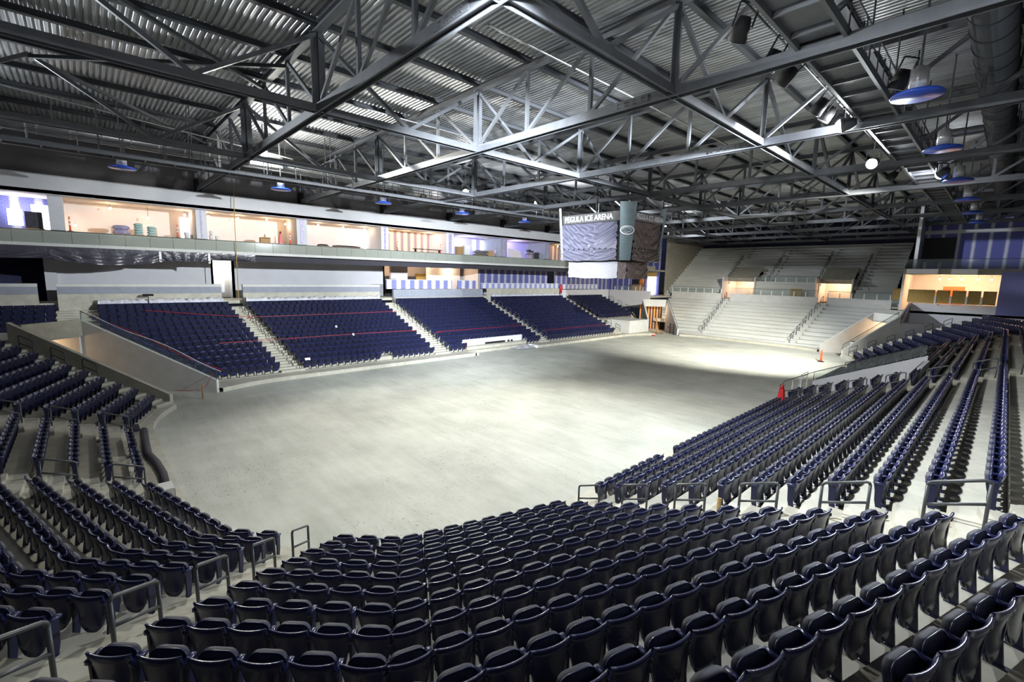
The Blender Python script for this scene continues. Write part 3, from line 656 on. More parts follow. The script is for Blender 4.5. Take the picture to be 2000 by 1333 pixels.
# theatre spots on the viewer side catwalk, on a pipe bracketed off it
lp = thing('lighting_pipe', 'dark lighting pipe carrying the stage spotlights beside the catwalk', 'pipe', (16.5, -20, 15.85))
MB().tube([(16.5, -20, 15.85), (16.5, 10, 15.85)], 0.035, 8).build('pipe', M['rail'], lp)
for q in range(8): MB().bar((16.5, -19+4*q, 15.85), (17.42, -19+4*q, 15.85), 0.05, 0.05).build('bracket', M['rail'], lp)
sp = thing('stage_spotlight', 'x', 'spotlight')
MB().tube([(0, 0, 0), (0, 0, -0.25), (0, 0, -0.62)], [0.16, 0.24, 0.27], 18).build('body', M['black'], sp, True)
MB().tube([(0, 0, -0.621), (0, 0, -0.64)], 0.23, 18).build('lens', M['chrome'], sp)
MB().bar((-0.3, 0, -0.25), (-0.3, 0, 0.35), 0.04, 0.04).bar((0.3, 0, -0.25), (0.3, 0, 0.35), 0.04, 0.04).bar((-0.3, 0, 0.35), (0.3, 0, 0.35), 0.04, 0.05).build('yoke', M['black'], sp)
for k, (x, yy, z, rx, rzz) in enumerate(((16.5, -17.9, 15.5, 0.7, 0.9), (16.5, -15.2, 15.5, 0.6, 1.3), (16.5, -13.4, 15.5, 0.9, 1.4), (16.5, -9.4, 15.5, 0.8, 1.2), (16.5, -8.2, 15.5, 0.6, 1.6), (16.5, -6.6, 15.5, 0.8, 1.0), (16.5, 8.2, 15.5, 0.7, 1.4), (19.2, -10.8, 15.45, 0.5, 1.0))):
    lb = f'black stage spotlight clamped to the catwalk, {ORD[k]} from the near end'
    if k == 0: sp.location = (x, yy, z); sp.rotation_euler = (rx, 0, rzz); sp['label'] = lb; sp['group'] = 'stage spotlights'
    else: dup(sp, (x, yy, z), 0, lb, 'stage spotlights', (rx, 0, rzz))
# ------------------------------------------------------------------ tip-up seats. Local frame: x along the row, y away from the rink, origin on the tread under the backrest
def seat_meshes(hi):
    nu, nv = (8, 6) if hi else (4, 3)
    def back(u, v, off):
        # shell wrapping forward at the sides, top edge dipping in the middle, rounded foot
        s = 2*u-1; w = 0.2625*(0.72+0.28*min(1, v*1.35)); x = s*w
        ztop = 0.812+0.008*abs(s)**2.4; zbot = 0.17+0.15*abs(s)**3
        z = zbot+(ztop-zbot)*v
        y = -0.02-0.046*abs(s)**2.2*(0.25+0.75*v)+0.055*(v-0.5)-0.03*math.sin(math.pi*min(1, v*1.15))
        if v > 0.92: y += 0.015
        return (x, y-off, z)
    b = MB().grid(lambda u, v: back(u, v, 0.0), nu, nv); nb = len(b.v)
    b.grid(lambda u, v: back(1-u, v, 0.034), nu, nv)
    row = nu+1
    for i in range(nu):
        a = nv*row+i; c = nb+nv*row+(nu-i); b.f.append((a, a+1, c-1, c))
        a = i; c = nb+(nu-i); b.f.append((a+1, a, c, c-1))
    for j in range(nv):
        a = j*row; c = nb+j*row+nu; b.f.append((a+row, a, c, c+row)); a = j*row+nu; c = nb+j*row; b.f.append((a, a+row, c+row, c))
    # folded pad: rounded block standing in front of the back
    pts = []; R = 0.11; w, h = 0.222, 0.37; nseg = 4 if hi else 2
    for cx, cz, a0 in ((w-R, h-R, 0), (-w+R, h-R, 90), (-w+0.05, 0.05, 180), (w-0.05, 0.05, 270)):
        r = R if cz > 0.1 else 0.05
        for k in range(nseg+1):
            a = math.radians(a0+90*k/nseg); pts.append((cx+r*math.cos(a), cz+r*math.sin(a)))
    def ring(sc, y): return [(x*sc, y-(z-0.05)*0.18+0.038, 0.435+((z-h/2)*sc+h/2)*0.93) for x, z in pts]
    p = MB(); n = len(pts); lay = [(0.90, -0.150), (1.0, -0.172), (1.0, -0.225), (0.90, -0.25)] if hi else [(0.95, -0.150), (1.0, -0.21), (0.93, -0.25)]
    for sc, y in lay: p.v += ring(sc, y)
    for k in range(len(lay)-1):
        for i in range(n): j = (i+1) % n; p.f.append((k*n+i, k*n+j, (k+1)*n+j, (k+1)*n+i))
    p.f.append(tuple(range(n))[::-1]); p.f.append(tuple((len(lay)-1)*n+i for i in range(n)))
    # arm at the seat's left-hand side with a rounded nose, and the standard below
    a = MB()
    if hi: a.extr([(-0.291, -0.03, 0.655), (-0.291, -0.22, 0.660), (-0.291, -0.25, 0.68), (-0.291, -0.245, 0.702), (-0.291, -0.21, 0.712), (-0.291, -0.03, 0.712)], (0.057, 0, 0))
    else: a.box(-0.290, -0.235, -0.245, -0.03, 0.66, 0.71)
    l = MB().extr([(-0.28, -0.03, 0.0), (-0.28, -0.12, 0.0), (-0.28, -0.19, 0.30), (-0.28, -0.21, 0.66), (-0.28, -0.06, 0.66), (-0.28, -0.07, 0.30)], (0.036, 0, 0))
    if hi: l.box(-0.30, -0.225, -0.18, 0.02, 0.0, 0.02)
    return b, p, a, l
hb, hp, ha, hl = seat_meshes(True)
def pad_bead():
    # raised plastic lip round the folded pad
    R, w, h = 0.11, 0.222, 0.37; p = []
    for cx, cz, a0 in ((w-R, h-R, 0), (-w+R, h-R, 90), (-w+0.05, 0.05, 180), (w-0.05, 0.05, 270)):
        r = R if cz > 0.1 else 0.05
        for k in range(5):
            a = math.radians(a0+22.5*k); x, z = cx+r*math.cos(a), cz+r*math.sin(a); p.append((x*1.005, -0.166-(z-0.05)*0.18+0.038, 0.435+z*0.93))
    return MB().tube(p+[p[0], p[1]], 0.011, 6, False)
ME = dict(backrest=hb.mesh('backrest', M['seat'], True), seat_pad=hp.mesh('seat_pad', M['pad'], True), armrest=ha.mesh('armrest', M['seat'], True), leg=hl.mesh('leg', M['leg']), pad_rim=pad_bead().mesh('pad_rim', M['seat'], True),
    cup_holder=MB().lathe((0, 0, 0), [(0.036, -0.10), (0.044, 0.0), (0.052, 0.004), (0.052, 0.012), (0.042, 0.012), (0.034, -0.09)], 16).mesh('cup_holder', M['leg'], True))
lb_, lp_, la_, ll_ = seat_meshes(False)
lowm = MB(); lmi = []
for k, q in enumerate((lb_, lp_, la_, ll_)):
    n = len(lowm.v); lowm.v += q.v; lowm.f += [tuple(i+n for i in f) for f in q.f]; lmi += [(0, 1, 0, 2)[k]]*len(q.f)
LV = np.array(lowm.v)
SEATS = []   # x, y, z, rz, block, row, n-from-start, n-from-end, last
REMOVED = []
for (nm, kind, edges, r0, r1) in BLOCKS:
    for r in range(r0, r1+1):
        o = r*PITCH; pts = [Vector(e(o)) for e in edges]; z = Z0+RISE*r; line = []
        for a, b in zip(pts[:-1], pts[1:]):
            d = b-a; L = d.length; n = int((L-0.02)/0.53)
            if n < 1: continue
            d.normalize(); out = Vector((d.y, -d.x)); e0 = edges[0](o); e1 = edges[0](o+1)
            if out.dot(Vector((e1[0]-e0[0], e1[1]-e0[1]))) < 0: out = -out
            st = L/n
            ang = math.atan2(out.y, out.x)-math.pi/2
            xs = Vector((math.cos(ang), math.sin(ang)))
            for k in range(n):
                c = a+d*(st*(k+0.5)); line.append((c.x, c.y, z, ang))
        for k, (x, y, zz, ang) in enumerate(line):
            # places where the photograph shows no seats
            if nm == 'middle side block' and r < 2 and -4.3 < y < 4.7: continue
            if nm == 'middle side block' and r == 0 and y < -4.0 and False: continue
            if nm == 'second side block' and r == 0 and -13.6 < y < -12.4: continue
            if nm == 'block beyond the straight stairs' and r == 0 and -16.2 < y < -14.9: continue
            if nm == 'end block' and r == 0 and -0.4 < x < 0.3: continue
            SEATS.append((x, y, zz, ang, nm, r, k, len(line)-1-k))
def seen(s):
    v = Vector((s[0], s[1], s[2]+0.6))-CAM; dp = v.dot(CF)
    if dp < 0.4: return None
    px = 1000+FPX*v.dot(CR)/dp; py = 666.5-FPX*v.dot(CU)/dp
    if not (-40 < px < 2040 and -40 < py < 1380): return None
    return v.length
vis = sorted([(seen(s), i) for i, s in enumerate(SEATS) if seen(s) is not None])
near_ids = set(i for d, i in vis[:300])
ANCH = {'curved front block': ('corner stairs', 6), 'block beyond the straight stairs': ('straight stairs', 6), 'bent block beside the corner stairs': ('corner stairs', 7)}
SHORT = {'curved front block': 'curved front block', 'block beyond the straight stairs': 'straight side block', 'bent block beside the corner stairs': 'bent end block'}
rest = []
for i, s in enumerate(SEATS):
    if i not in near_ids:
        if seen(s) is None and s[5] > 11: continue
        rest.append(s); continue
    nm = s[4]; st, idx = ANCH.get(nm, ('stairs', 6))
    lab = f'navy tip-up seat, {ordn(s[idx])} from the {st}, {ordn(s[5])} row up, {SHORT.get(nm, nm)}'
    t = thing('arena_seat', lab, 'seat', (s[0], s[1], s[2]), 'navy tip-up seats near the viewer', s[3])
    for pn in ('backrest', 'seat_pad', 'armrest', 'leg', 'pad_rim'):
        o = bpy.data.objects.new(pn, ME[pn]); COL.objects.link(o); o.parent = t
    if s[7] > 0 and abs(SEATS[i+1][3]-s[3]) > 0.1 and SEATS[i+1][5] == s[5]:
        mid = Vector(((s[0]+SEATS[i+1][0])/2-s[0], (s[1]+SEATS[i+1][1])/2-s[1])); ux = Vector((math.cos(s[3]), math.sin(s[3])))
        o = bpy.data.objects.new('cup_holder', ME['cup_holder']); COL.objects.link(o); o.parent = t; o.location = (mid.dot(ux), -0.15, 0.72)
    # the seat that ends a row also carries the closing arm and leg; the frame's +x end depends on the block's direction
    if s[6] == 0 or s[7] == 0:
        nx = Vector((math.cos(s[3]), math.sin(s[3]))); j = i+1 if s[7] else i-1
        nb_ = SEATS[j] if 0 <= j < len(SEATS) else s
        if (Vector((nb_[0], nb_[1]))-Vector((s[0], s[1]))).dot(nx) < 0:
            for pn in ('armrest', 'leg'):
                o = bpy.data.objects.new(pn, ME[pn]); COL.objects.link(o); o.parent = t; o.location = (0.525, 0, 0)
# every other seat of the bowl, far too many to name
n = len(rest); nv = len(LV)
P = np.array([(s[0], s[1], s[2]) for s in rest]); A = np.array([s[3] for s in rest])
ca, sa = np.cos(A)[:, None], np.sin(A)[:, None]
X = LV[None, :, 0]*ca-LV[None, :, 1]*sa+P[:, 0:1]; Y = LV[None, :, 0]*sa+LV[None, :, 1]*ca+P[:, 1:2]; Zc = np.broadcast_to(LV[None, :, 2], X.shape)+P[:, 2:3]
V = np.stack([X, Y, Zc], -1).reshape(-1, 3)
lt = np.array([len(f) for f in lowm.f]); li = np.concatenate([np.array(f) for f in lowm.f])
loops = (li[None, :]+(np.arange(n)*nv)[:, None]).reshape(-1); tot = np.tile(lt, n); start = np.concatenate([[0], np.cumsum(tot)[:-1]])
me = bpy.data.meshes.new('arena_seats'); me.vertices.add(len(V)); me.vertices.foreach_set('co', V.reshape(-1).astype(np.float32))
me.loops.add(len(loops)); me.loops.foreach_set('vertex_index', loops.astype(np.int32))
me.polygons.add(len(tot)); me.polygons.foreach_set('loop_start', start.astype(np.int32)); me.polygons.foreach_set('loop_total', tot.astype(np.int32))
for k in ('seat', 'pad', 'leg'): me.materials.append(M[k])
me.polygons.foreach_set('material_index', np.tile(np.array(lmi, dtype=np.int32), n))
sm = np.tile(np.array([len(f) == 4 for f in lowm.f]), n); me.polygons.foreach_set('use_smooth', sm)
me.update(calc_edges=True); me.validate()
o = bpy.data.objects.new('arena_seats', me); COL.objects.link(o)
tag(o, 'all the smaller navy tip-up seats filling the more distant blocks', 'seats'); o['kind'] = 'stuff'
print('SEATS', len(SEATS), 'individual', len(near_ids), 'rest', n)
# ------------------------------------------------------------------ pipe handrails down the middle of every stair
def handrail_proto(span, rise, h=0.92, r=0.03):
    t = thing('handrail', 'x', 'handrail')
    MB().tube([(0, 0, -0.12), (0, 0, h-0.06)], r, 10).build('post', M['rail'], t, True)
    MB().tube([(span, 0, rise-0.12), (span, 0, rise+h-0.06)], r, 10).build('post', M['rail'], t, True)
    MB().tube([(0, 0, h-0.07), (0.015, 0, h-0.02), (0.06, 0, h+0.02), (span-0.06, 0, h+rise-0.02), (span-0.015, 0, h+rise-0.03), (span, 0, h+rise-0.07)], r, 10).build('top_rail', M['rail'], t, True)
    MB().tube([(0, 0, h*0.52), (span, 0, h*0.52+rise)], r*0.9, 10).build('mid_rail', M['rail'], t, True)
    for px, pz in ((0, 0), (span, rise)): MB().lathe((px, 0, pz-0.02), [(0.06, 0), (0.06, 0.015), (0.03, 0.03)], 12).build('base_flange', M['rail'], t)
    return t
HR = handrail_proto(0.80, 0.306); hr_first = True
RAILN = {'corner stairs': 7, 'straight stairs': 7, 'stairs before the players tunnel': 7, 'stairs past the players tunnel': 6, 'far corner stairs': 6, 'end stairs': 5, 'second end stairs': 5, 'ramp stairs': 3, 'first side stairs': 7, 'second side stairs': 7, 'third side stairs': 7, 'fourth side stairs': 7, 'fifth side stairs': 4}
for nm, edges in AISLES:
    if nm not in RAILN: continue
    for k in range(RAILN[nm]):
        o = -0.2+1.6*k+{'fifth side stairs': 4.05, 'ramp stairs': 3.3}.get(nm, 0)
        c = [((edges[0](q)[0]+edges[1](q)[0])/2, (edges[0](q)[1]+edges[1](q)[1])/2) for q in (o, o+1)]
        if edges[0](0)[0] < -10 and nm != 'ramp stairs': c = [(0.22*edges[0](q)[0]+0.78*edges[1](q)[0], 0.22*edges[0](q)[1]+0.78*edges[1](q)[1]) for q in (o, o+1)]
        rz = math.atan2(c[1][1]-c[0][1], c[1][0]-c[0][0]); z = max(Z0, Z0+RISE*(o+0.2)/PITCH)+0.08
        lb = f'dark pipe handrail on the {nm}, {ORD[k]} up from the rink'
        if hr_first: HR.location = (*c[0], z); HR.rotation_euler = (0, 0, rz); HR['label'] = lb; HR['group'] = 'pipe handrails on the stairs'; hr_first = False
        else: dup(HR, (*c[0], z), rz, lb, 'pipe handrails on the stairs')
# stairs and rails of the far end
m = MB()
FA = [('first bleacher stairs', (-6.6, 31.6), (-8.2, 43.2), 0.6), ('second bleacher stairs', (4.6, 31.6), (5.05, 43.2), 0.6)]
for nm, a, b, hw in FA:
    for i in range(NB):
        t0 = (BP*i)/11.6; x = a[0]+(b[0]-a[0])*t0; y = BY+BP*i
        m.box(x-hw, x+hw, y-0.5, y, 0.25 if not i else 0.48+BR*(i-1), 0.48+BR*i-0.215)
        m.box(x-hw, x+hw, y, y+0.03, 0.48+BR*i, 0.481+BR*i)
    m.box(b[0]-hw, b[0]+hw, 42.6, 43.4, 4.7, 5.15)
struct(m.build('stair_far_lower', M['bleach']))
HB = handrail_proto(1.02, 0.43, 0.95, 0.036); hbf = True
for nm, a, b, hw in FA:
    for k in range(6):
        t0 = k*2.04/11.6; x = a[0]+(b[0]-a[0])*t0+0.1; y = BY+0.1+2.04*k; z = 0.5+BR*2*k
        rz = math.atan2(b[1]-a[1], b[0]-a[0]); lb = f'dark handrail on the {nm} of the far end, {ORD[k]} up from the rink'
        if hbf: HB.location = (x, y, z); HB.rotation_euler = (0, 0, rz); HB['label'] = lb; HB['group'] = 'handrails of the far bleachers'; hbf = False
        else: dup(HB, (x, y, z), rz, lb, 'handrails of the far bleachers')
m = MB()
for q, x in enumerate((-9.9, -3.6, 3.2, 8.3)):
    for i in range(1, NU):
        if x < -9 or x > 8 or i > 4 or True: m.box(x-0.5, x+0.5, UY+UP*i-0.36, UY+UP*i, UZ+UR*(i-1), UZ+UR*i-0.25)
    for k in range(5):
        i = 2*k+(0 if q in (1, 2) else -1)
        dup(HB, (x, UY+UP*i+0.1, UZ+UR*i+0.05), math.pi/2, f'dark handrail in the upper bleachers, {ORD[k]} up on the {ORD[q]} stairs from the suite side', 'handrails of the far bleachers')
struct(m.build('stair_far_upper', M['bleach']))

# ------------------------------------------------------------------ glass railings
def glass_rail(lab, a, b, z0, z1, n, post=True, mt='glassd', postm='whitep', ph=0.75, rail=True):
    a = Vector((*a, 0)); b = Vector((*b, 0)); d = (b-a)/n; t = thing('glass_railing', lab, 'railing', (a.x, a.y, z0)); nn = Vector((-d.y, d.x, 0)).normalized()*0.012
    for k in range(n):
        p = a+d*(k+0.01); q = a+d*(k+0.99)
        MB().extr([(p.x, p.y, z0), (q.x, q.y, z0), (q.x, q.y, z1), (p.x, p.y, z1)], nn).build('pane', M[mt], t)
    if post:
        for k in range(n+1):
            p = a+d*k; MB().box(p.x-0.05, p.x+0.05, p.y-0.07, p.y-0.01, z0-0.15, z0+ph*(z1-z0)).build('post', M[postm], t)
    if rail: MB().tube([(a.x, a.y, z1+0.015), (b.x, b.y, z1+0.015)], 0.025, 8).build('top_rail', M['rail'], t)
    return t
glass_rail('long glass railing along the suite balcony', (-25.25, -45), (-25.25, 31.5), 9.6, 10.5, 50, False)
for ch in [o for o in bpy.data.objects if o.name.startswith('pane') and o.parent and 'suite balcony' in o.parent['label']]: ch.data.materials[0] = M['glass']
glass_rail('glass railing with white posts on the far parapet nearest the suites', (-17.3, 42.9), (-8.95, 42.9), 5.97, 6.85, 6)
glass_rail('glass railing with white posts on the far parapet between the two stairs', (-7.45, 42.9), (4.45, 42.9), 5.97, 6.85, 8)
glass_rail('glass railing with white posts on the far parapet right of the second stairs', (5.65, 42.9), (12.4, 42.9), 5.97, 6.85, 5)
glass_rail('glass railing on the upper wall between the two walkway mouths', (-5.1, 46.4), (3.5, 46.4), 8.0, 8.85, 6)
glass_rail('glass railing of the lounge balcony above the boards', (14.4, 34.75), (24, 34.75), 9.75, 10.75, 8, False)
glass_rail('glass railing on the corner parapet by the far tunnel', (-24.5, 36.0), (-17.6, 36.0), 6.0, 6.8, 5)
struct(MB().box(-25.6, -17.5, 35.9, 36.1, 4.9, 6.0).build('wall_corner_parapet', M['wall']))
struct(MB().extr([(-25.5, 35.9, 3.2), (-17.5, 35.9, 3.2), (-17.5, 35.9, 6.0), (-25.5, 35.9, 6.0)], (0, -0.1, 0)).build('wall_corner_parapet_face', M['wall']))
# sloping rail glass on top of tunnel walls
def slope_glass(lab, a, b, h, lowm='glassd'):
    a = Vector(a); b = Vector(b); t = thing('glass_railing', lab, 'railing', a); n = 5; d = (b-a)/n; nn = Vector((-d.y, d.x, 0)).normalized()*0.012; H = Vector((0, 0, h))
    for k in range(n):
        p = a+d*(k+0.01); q = a+d*(k+0.99); MB().extr([p, q, q+H, p+H], nn).build('pane', M[lowm], t)
    MB().tube([a-Vector((0, 0, 0.05)), a+H, b+H, b], 0.025, 8).build('top_rail', M['rail'], t)
slope_glass('dark glass railing sloping along the far wall of the ramp', (-11.99, -26.5, 0.85), (-18.2, -32.7, 4.57), 0.55)
slope_glass('glass railing sloping above the players tunnel', (13.6, 6.15, 0.95), (19.5, 6.15, 3.66), 0.6)
slope_glass('glass railing on the bleacher side of the far tunnel', (-9.2, 29.75, 0.9), (-13.4, 34.0, 4.85), 0.5)
slope_glass('glass railing on the seat side of the end tunnel', (11.05, 27.2, 0.9), (14.9, 31.1, 4.6), 0.5)

# ------------------------------------------------------------------ scoreboard
SX, SY, A, B = -0.55, 0.0, 3.35, 2.55
t = thing('scoreboard', 'hanging square scoreboard wrapped in plastic drapes with lettered ring', 'scoreboard', (SX, SY, 8.0))
def ring(z0, z1, a, b, c, flare=0.0):
    def poly(a, b): return [(SX-a+c, SY-b), (SX+a-c, SY-b), (SX+a, SY-b+c), (SX+a, SY+b-c), (SX+a-c, SY+b), (SX-a+c, SY+b), (SX-a, SY+b-c), (SX-a, SY-b+c)]
    m = MB(); p = poly(a, b); q = poly(a+flare, b+flare)
    m.v = [(x, y, z0) for x, y in p]+[(x, y, z1) for x, y in q]
    m.f = [tuple(range(7, -1, -1)), tuple(range(8, 16))]+[(i, (i+1) % 8, 8+(i+1) % 8, 8+i) for i in range(8)]
    return m
ring(9.35, 12.35, A-0.15, B-0.15, 0.7).build('screen_body', M['black'], t)
sgn = ring(12.3, 12.98, A+0.22, B+0.22, 0.85, 0.05).build('sign_ring', M['sign'], t)
ring(8.0, 9.3, A-0.65, B-0.65, 0.5).build('lower_ring_body', M['black'], t)
MB().tube([(SX-1.5, SY, 12.9), (SX-1.5, SY, 18.33)], 0.05, 8).tube([(SX+1.5, SY, 12.9), (SX+1.5, SY, 18.33)], 0.05, 8).bar((SX-2, SY, 13.2), (SX+2, SY, 13.2), 0.2, 0.2).build('hoist', M['rail'], t)
def lettering(txt, w, h, loc, rot, parent):
    cu = bpy.data.curves.new('lettering', 'FONT'); cu.body = txt; cu.extrude = 0.03; cu.align_x = 'CENTER'; cu.align_y = 'CENTER'; cu.offset = 0.012
    o = bpy.data.objects.new('lettering_curve', cu); COL.objects.link(o); bpy.context.view_layer.update()
    me = bpy.data.meshes.new_from_object(o.evaluated_get(bpy.context.evaluated_depsgraph_get())); bpy.data.objects.remove(o)
    xs = [v.co.x for v in me.vertices]; ys = [v.co.y for v in me.vertices]; sx = w/(max(xs)-min(xs)); sy = h/(max(ys)-min(ys)); cx = (max(xs)+min(xs))/2; cy = (max(ys)+min(ys))/2
    R = Matrix.Rotation(rot[2], 4, 'Z') @ Matrix.Rotation(rot[0], 4, 'X')
    off = world_loc(parent)
    for v in me.vertices:
        v.co = R @ Vector(((v.co.x-cx)*sx, (v.co.y-cy)*sy, v.co.z))+Vector(loc)-off
    me.materials.clear(); me.materials.append(M['letter'])
    q = bpy.data.objects.new('lettering', me); COL.objects.link(q); q.parent = parent; return q
def sub_letter(txt, w, h, loc, rz):
    lettering(txt, w, h, loc, (math.pi/2, 0, rz), sgn)
# sub-parts of the ring sit in its local frame, which equals the scoreboard's
sub_letter('PEGULA ICE ARENA', 4.7, 0.44, (SX-0.15, SY-B-0.26, 12.64), 0)
sub_letter('PEGULA ICE ARENA', 3.9, 0.42, (SX+A+0.26, SY+0.15, 12.64), math.pi/2)
def drape(p, q, z0, z1, seed, n1, n2, amp=0.08):
    # hanging sheet between two upright edges, swagged between its upper corners
    p = Vector((*p, 0)); q = Vector((*q, 0)); d = q-p; nn = Vector((d.y, -d.x, 0)).normalized(); L = d.length
    rnd = random.Random(seed); ph = [rnd.random()*6.28 for _ in range(5)]
    def f(u, v):
        s = 2*u-1; swag = (1-v)*1.1*(1-s*s)*0.8
        k0 = v-0.55*abs(s)**1.7+0.06*math.sin(4*u+ph[3]); k1 = v-0.8*abs(s-0.35)**1.3+0.05*math.sin(7*u+ph[2]); w = amp*(0.9*math.sin(n1*1.2*k0+ph[0])+0.7*math.sin(n2*1.3*k1+ph[1])+0.35*math.sin(43*k0+11*u+ph[2])+0.3*math.sin(24*u-14*v+ph[4]))*(0.4+0.6*math.sin(math.pi*min(max(v, 0.03), 0.97)))
        sag = 0.05*math.sin(math.pi*u)*(1-v)
        pt = p+d*u+nn*(0.06+w); return (pt.x, pt.y, z0+(z1-z0)*v-sag+(0.02*math.sin(14*u+ph[3]) if v < 0.02 else 0))
    return MB().grid(f, 110, 90)
c = 0.78
drape((SX-A+c-0.5, SY-B), (SX+A-c-0.05, SY-B), 10.25, 12.28, 1, 19, 27).build('drape_upper', M['drape'], t, True)
drape((SX-A+c-0.45, SY-B), (SX+A-c-0.05, SY-B), 9.38, 10.3, 2, 11, 17).build('drape_lower', M['drape'], t, True)
drape((SX+A, SY-B+c+0.0), (SX+A, SY+B-c+0.5), 10.25, 12.28, 3, 17, 23).build('drape_upper', M['drape_shaded'], t, True)
drape((SX+A, SY-B+c-0.05), (SX+A, SY+B-c+0.45), 9.38, 10.3, 4, 11, 15).build('drape_lower', M['drape_shaded'], t, True)
a2, b2 = A-0.62, B-0.62
drape((SX-a2+0.1, SY-b2), (SX+a2-0.45, SY-b2), 8.0, 9.28, 5, 9, 13, 0.03).build('drape_ring', M['drapew'], t, True)
drape((SX+a2-0.45, SY-b2), (SX+a2, SY-b2+0.45), 8.0, 9.28, 6, 9, 13, 0.02).build('drape_ring', M['drape_shaded'], t, True)
drape((SX+a2, SY-b2+0.45), (SX+a2, SY+b2-0.4), 8.0, 9.28, 7, 9, 13, 0.04).build('drape_ring', M['drape_shaded'], t, True)
for k in range(10):
    MB().box(SX-A+0.7+0.52*k, SX-A+0.76+0.52*k, SY-B-0.16, SY-B-0.05, 10.22, 10.30).build('clip', M['black'], t)
    if k < 8: MB().box(SX+A+0.05, SX+A+0.16, SY-B+1.0+0.46*k, SY-B+1.06+0.46*k, 10.22, 10.30).build('clip', M['black'], t)
for (sx, sy) in ((1, -1), (-1, -1), (1, 1), (-1, 1)):
    cx, cy = SX+sx*(A-0.30), SY+sy*(B-0.30); dx = Vector((sx, sy, 0)).normalized(); px = Vector((-dx.y, dx.x, 0)); ctr = Vector((cx, cy, 0))
    m = MB(); w0, w1 = 0.40, 0.62
    pts = [ctr-px*w0+Vector((0, 0, 9.35)), ctr+px*w0+Vector((0, 0, 9.35)), ctr+px*w1+dx*0.35+Vector((0, 0, 13.6)), ctr-px*w1+dx*0.35+Vector((0, 0, 13.6))]
    m.extr(pts, dx*0.16)
    py = m.build('corner_pylon', M['pylon'], t)
    if (sx, sy) == (1, -1):
        # the oval emblem: raised rim and a sweeping animal-head outline inside
        cc = ctr+dx*0.42+Vector((0, 0, 11.55))
        rim = [cc+px*0.50*math.cos(q*math.pi/16)+Vector((0, 0, 0.30*math.sin(q*math.pi/16))) for q in range(33)]
        MB().tube(rim, 0.05, 8, False).build('emblem_rim', M['letter'], py, True)
        sw = [(-0.38, 0.02), (-0.25, 0.16), (-0.05, 0.22), (0.12, 0.17), (0.30, 0.08), (0.36, -0.02), (0.22, -0.03), (0.26, -0.12), (0.08, -0.10), (-0.02, -0.18), (-0.2, -0.13)]
        MB().tube([cc+px*x+Vector((0, 0, z)) for x, z in sw], 0.022, 6).build('emblem_head', M['letter'], py, True)

# ------------------------------------------------------------------ suites: bulbs, marker posts, stacked goods
def bulb_at(x, y, z, lab, power=45):
    t = thing('work_bulb', lab, 'lamp', (x, y, z), 'bare work bulbs in the suites')
    MB().lathe((x, y, z-0.09), [(0.03, 0), (0.075, 0.05), (0.08, 0.09), (0.05, 0.14), (0.03, 0.17)], 12).build('globe', M['bulb'], t, True)
    MB().tube([(x, y, z+0.07), (x, y, max(z+0.2, 13.14) if z > 11.5 else z+0.2)], 0.012, 6).build('cord', M['black'], t)
    lamp('bulb_light', (x-0.02, y, z-0.14), power, WARM, 0.08)
bays = ['second', 'second', 'second', 'second', 'third', 'third', 'third', 'third', 'fourth', 'fourth', 'fourth', 'fifth', 'fifth', 'eighth']
nb = {}
for (y, z), w in zip(((-30.3, 12.75), (-32.5, 11.2), (-27.9, 12.2), (-25.3, 12.75), (-23.5, 12.8), (-21.1, 12.85), (-18.6, 12.95), (-16.9, 12.7), (-13.6, 12.9), (-10.9, 12.9), (-8.4, 12.9), (-5.4, 12.8), (-3.1, 12.8), (24.7, 12.9)), bays):
    nb[w] = nb.get(w, 0)+1
    bulb_at(-28.2, y, z, f'bare glowing bulb in the {w} suite from the near end, {ORD[nb[w]-1]} along', 16)
lamp('suite_tubes', (-28.0, 6.0, 12.6), 160, (0.62, 0.62, 1.0), 0.3); lamp('suite_tubes', (-28.0, 15.0, 12.6), 130, (0.75, 0.6, 1.0), 0.3); lamp('suite_glow', (-28.0, 0.0, 12.6), 60, WARM, 0.2)
lamp('suite_glow', (-28.4, -35.6, 12.4), 110, (0.9, 0.88, 1.0), 0.2)
for k, y in enumerate((5.7, 8.5, 11.0)):
    yy = min(y, 9.9)
    tag(MB().box(-29.55, -29.5, yy-0.28, yy+0.28, 11.5, 12.85).build('light_panel', M['tubeglow']), f'upright white light panel on the lilac suite wall, {ORD[k]} of three', 'lamp', 'white light panels')
for k, (y0, y1, z0, z1) in enumerate(((-25.45, -24.95, 10.7, 12.6), (-7.95, -7.65, 10.7, 12.8), (-36.2, -35.4, 11.0, 12.2), (-34.9, -33.95, 10.8, 12.65))):
    struct(MB().box(-29.58, -29.52, y0, y1, z0, z1).build(f'window_{k+2}', M['tubeglow']), 'bright opening in the back of a suite')
def delineator(x, y, z, lab):
    t = thing('marker_post', lab, 'traffic marker', (x, y, z), 'orange and white marker posts in the suites')
    MB().lathe((x, y, z), [(0.18, 0), (0.18, 0.04), (0.07, 0.06)], 12).build('base', M['black'], t)
    MB().lathe((x, y, z+0.05), [(0.06, 0), (0.055, 0.25), (0.055, 0.4), (0.05, 0.55), (0.05, 0.7), (0.04, 0.95), (0.045, 1.02), (0.02, 1.06)], 12).build('tube', M['orange'], t, True)
    for q in (0.42, 0.70): MB().tube([(x, y, z+0.05+q), (x, y, z+0.05+q+0.14)], 0.062, 12).build('white_band', M['whitep'], t)
for k, y in enumerate((-32.8, -26.1, -16.95, -5.1, 0.9, 10.0, 21.2)):
    delineator(-26.7, y, 10.62, f'orange and white marker post at the suite edge, {ORD[k]} from the near end')
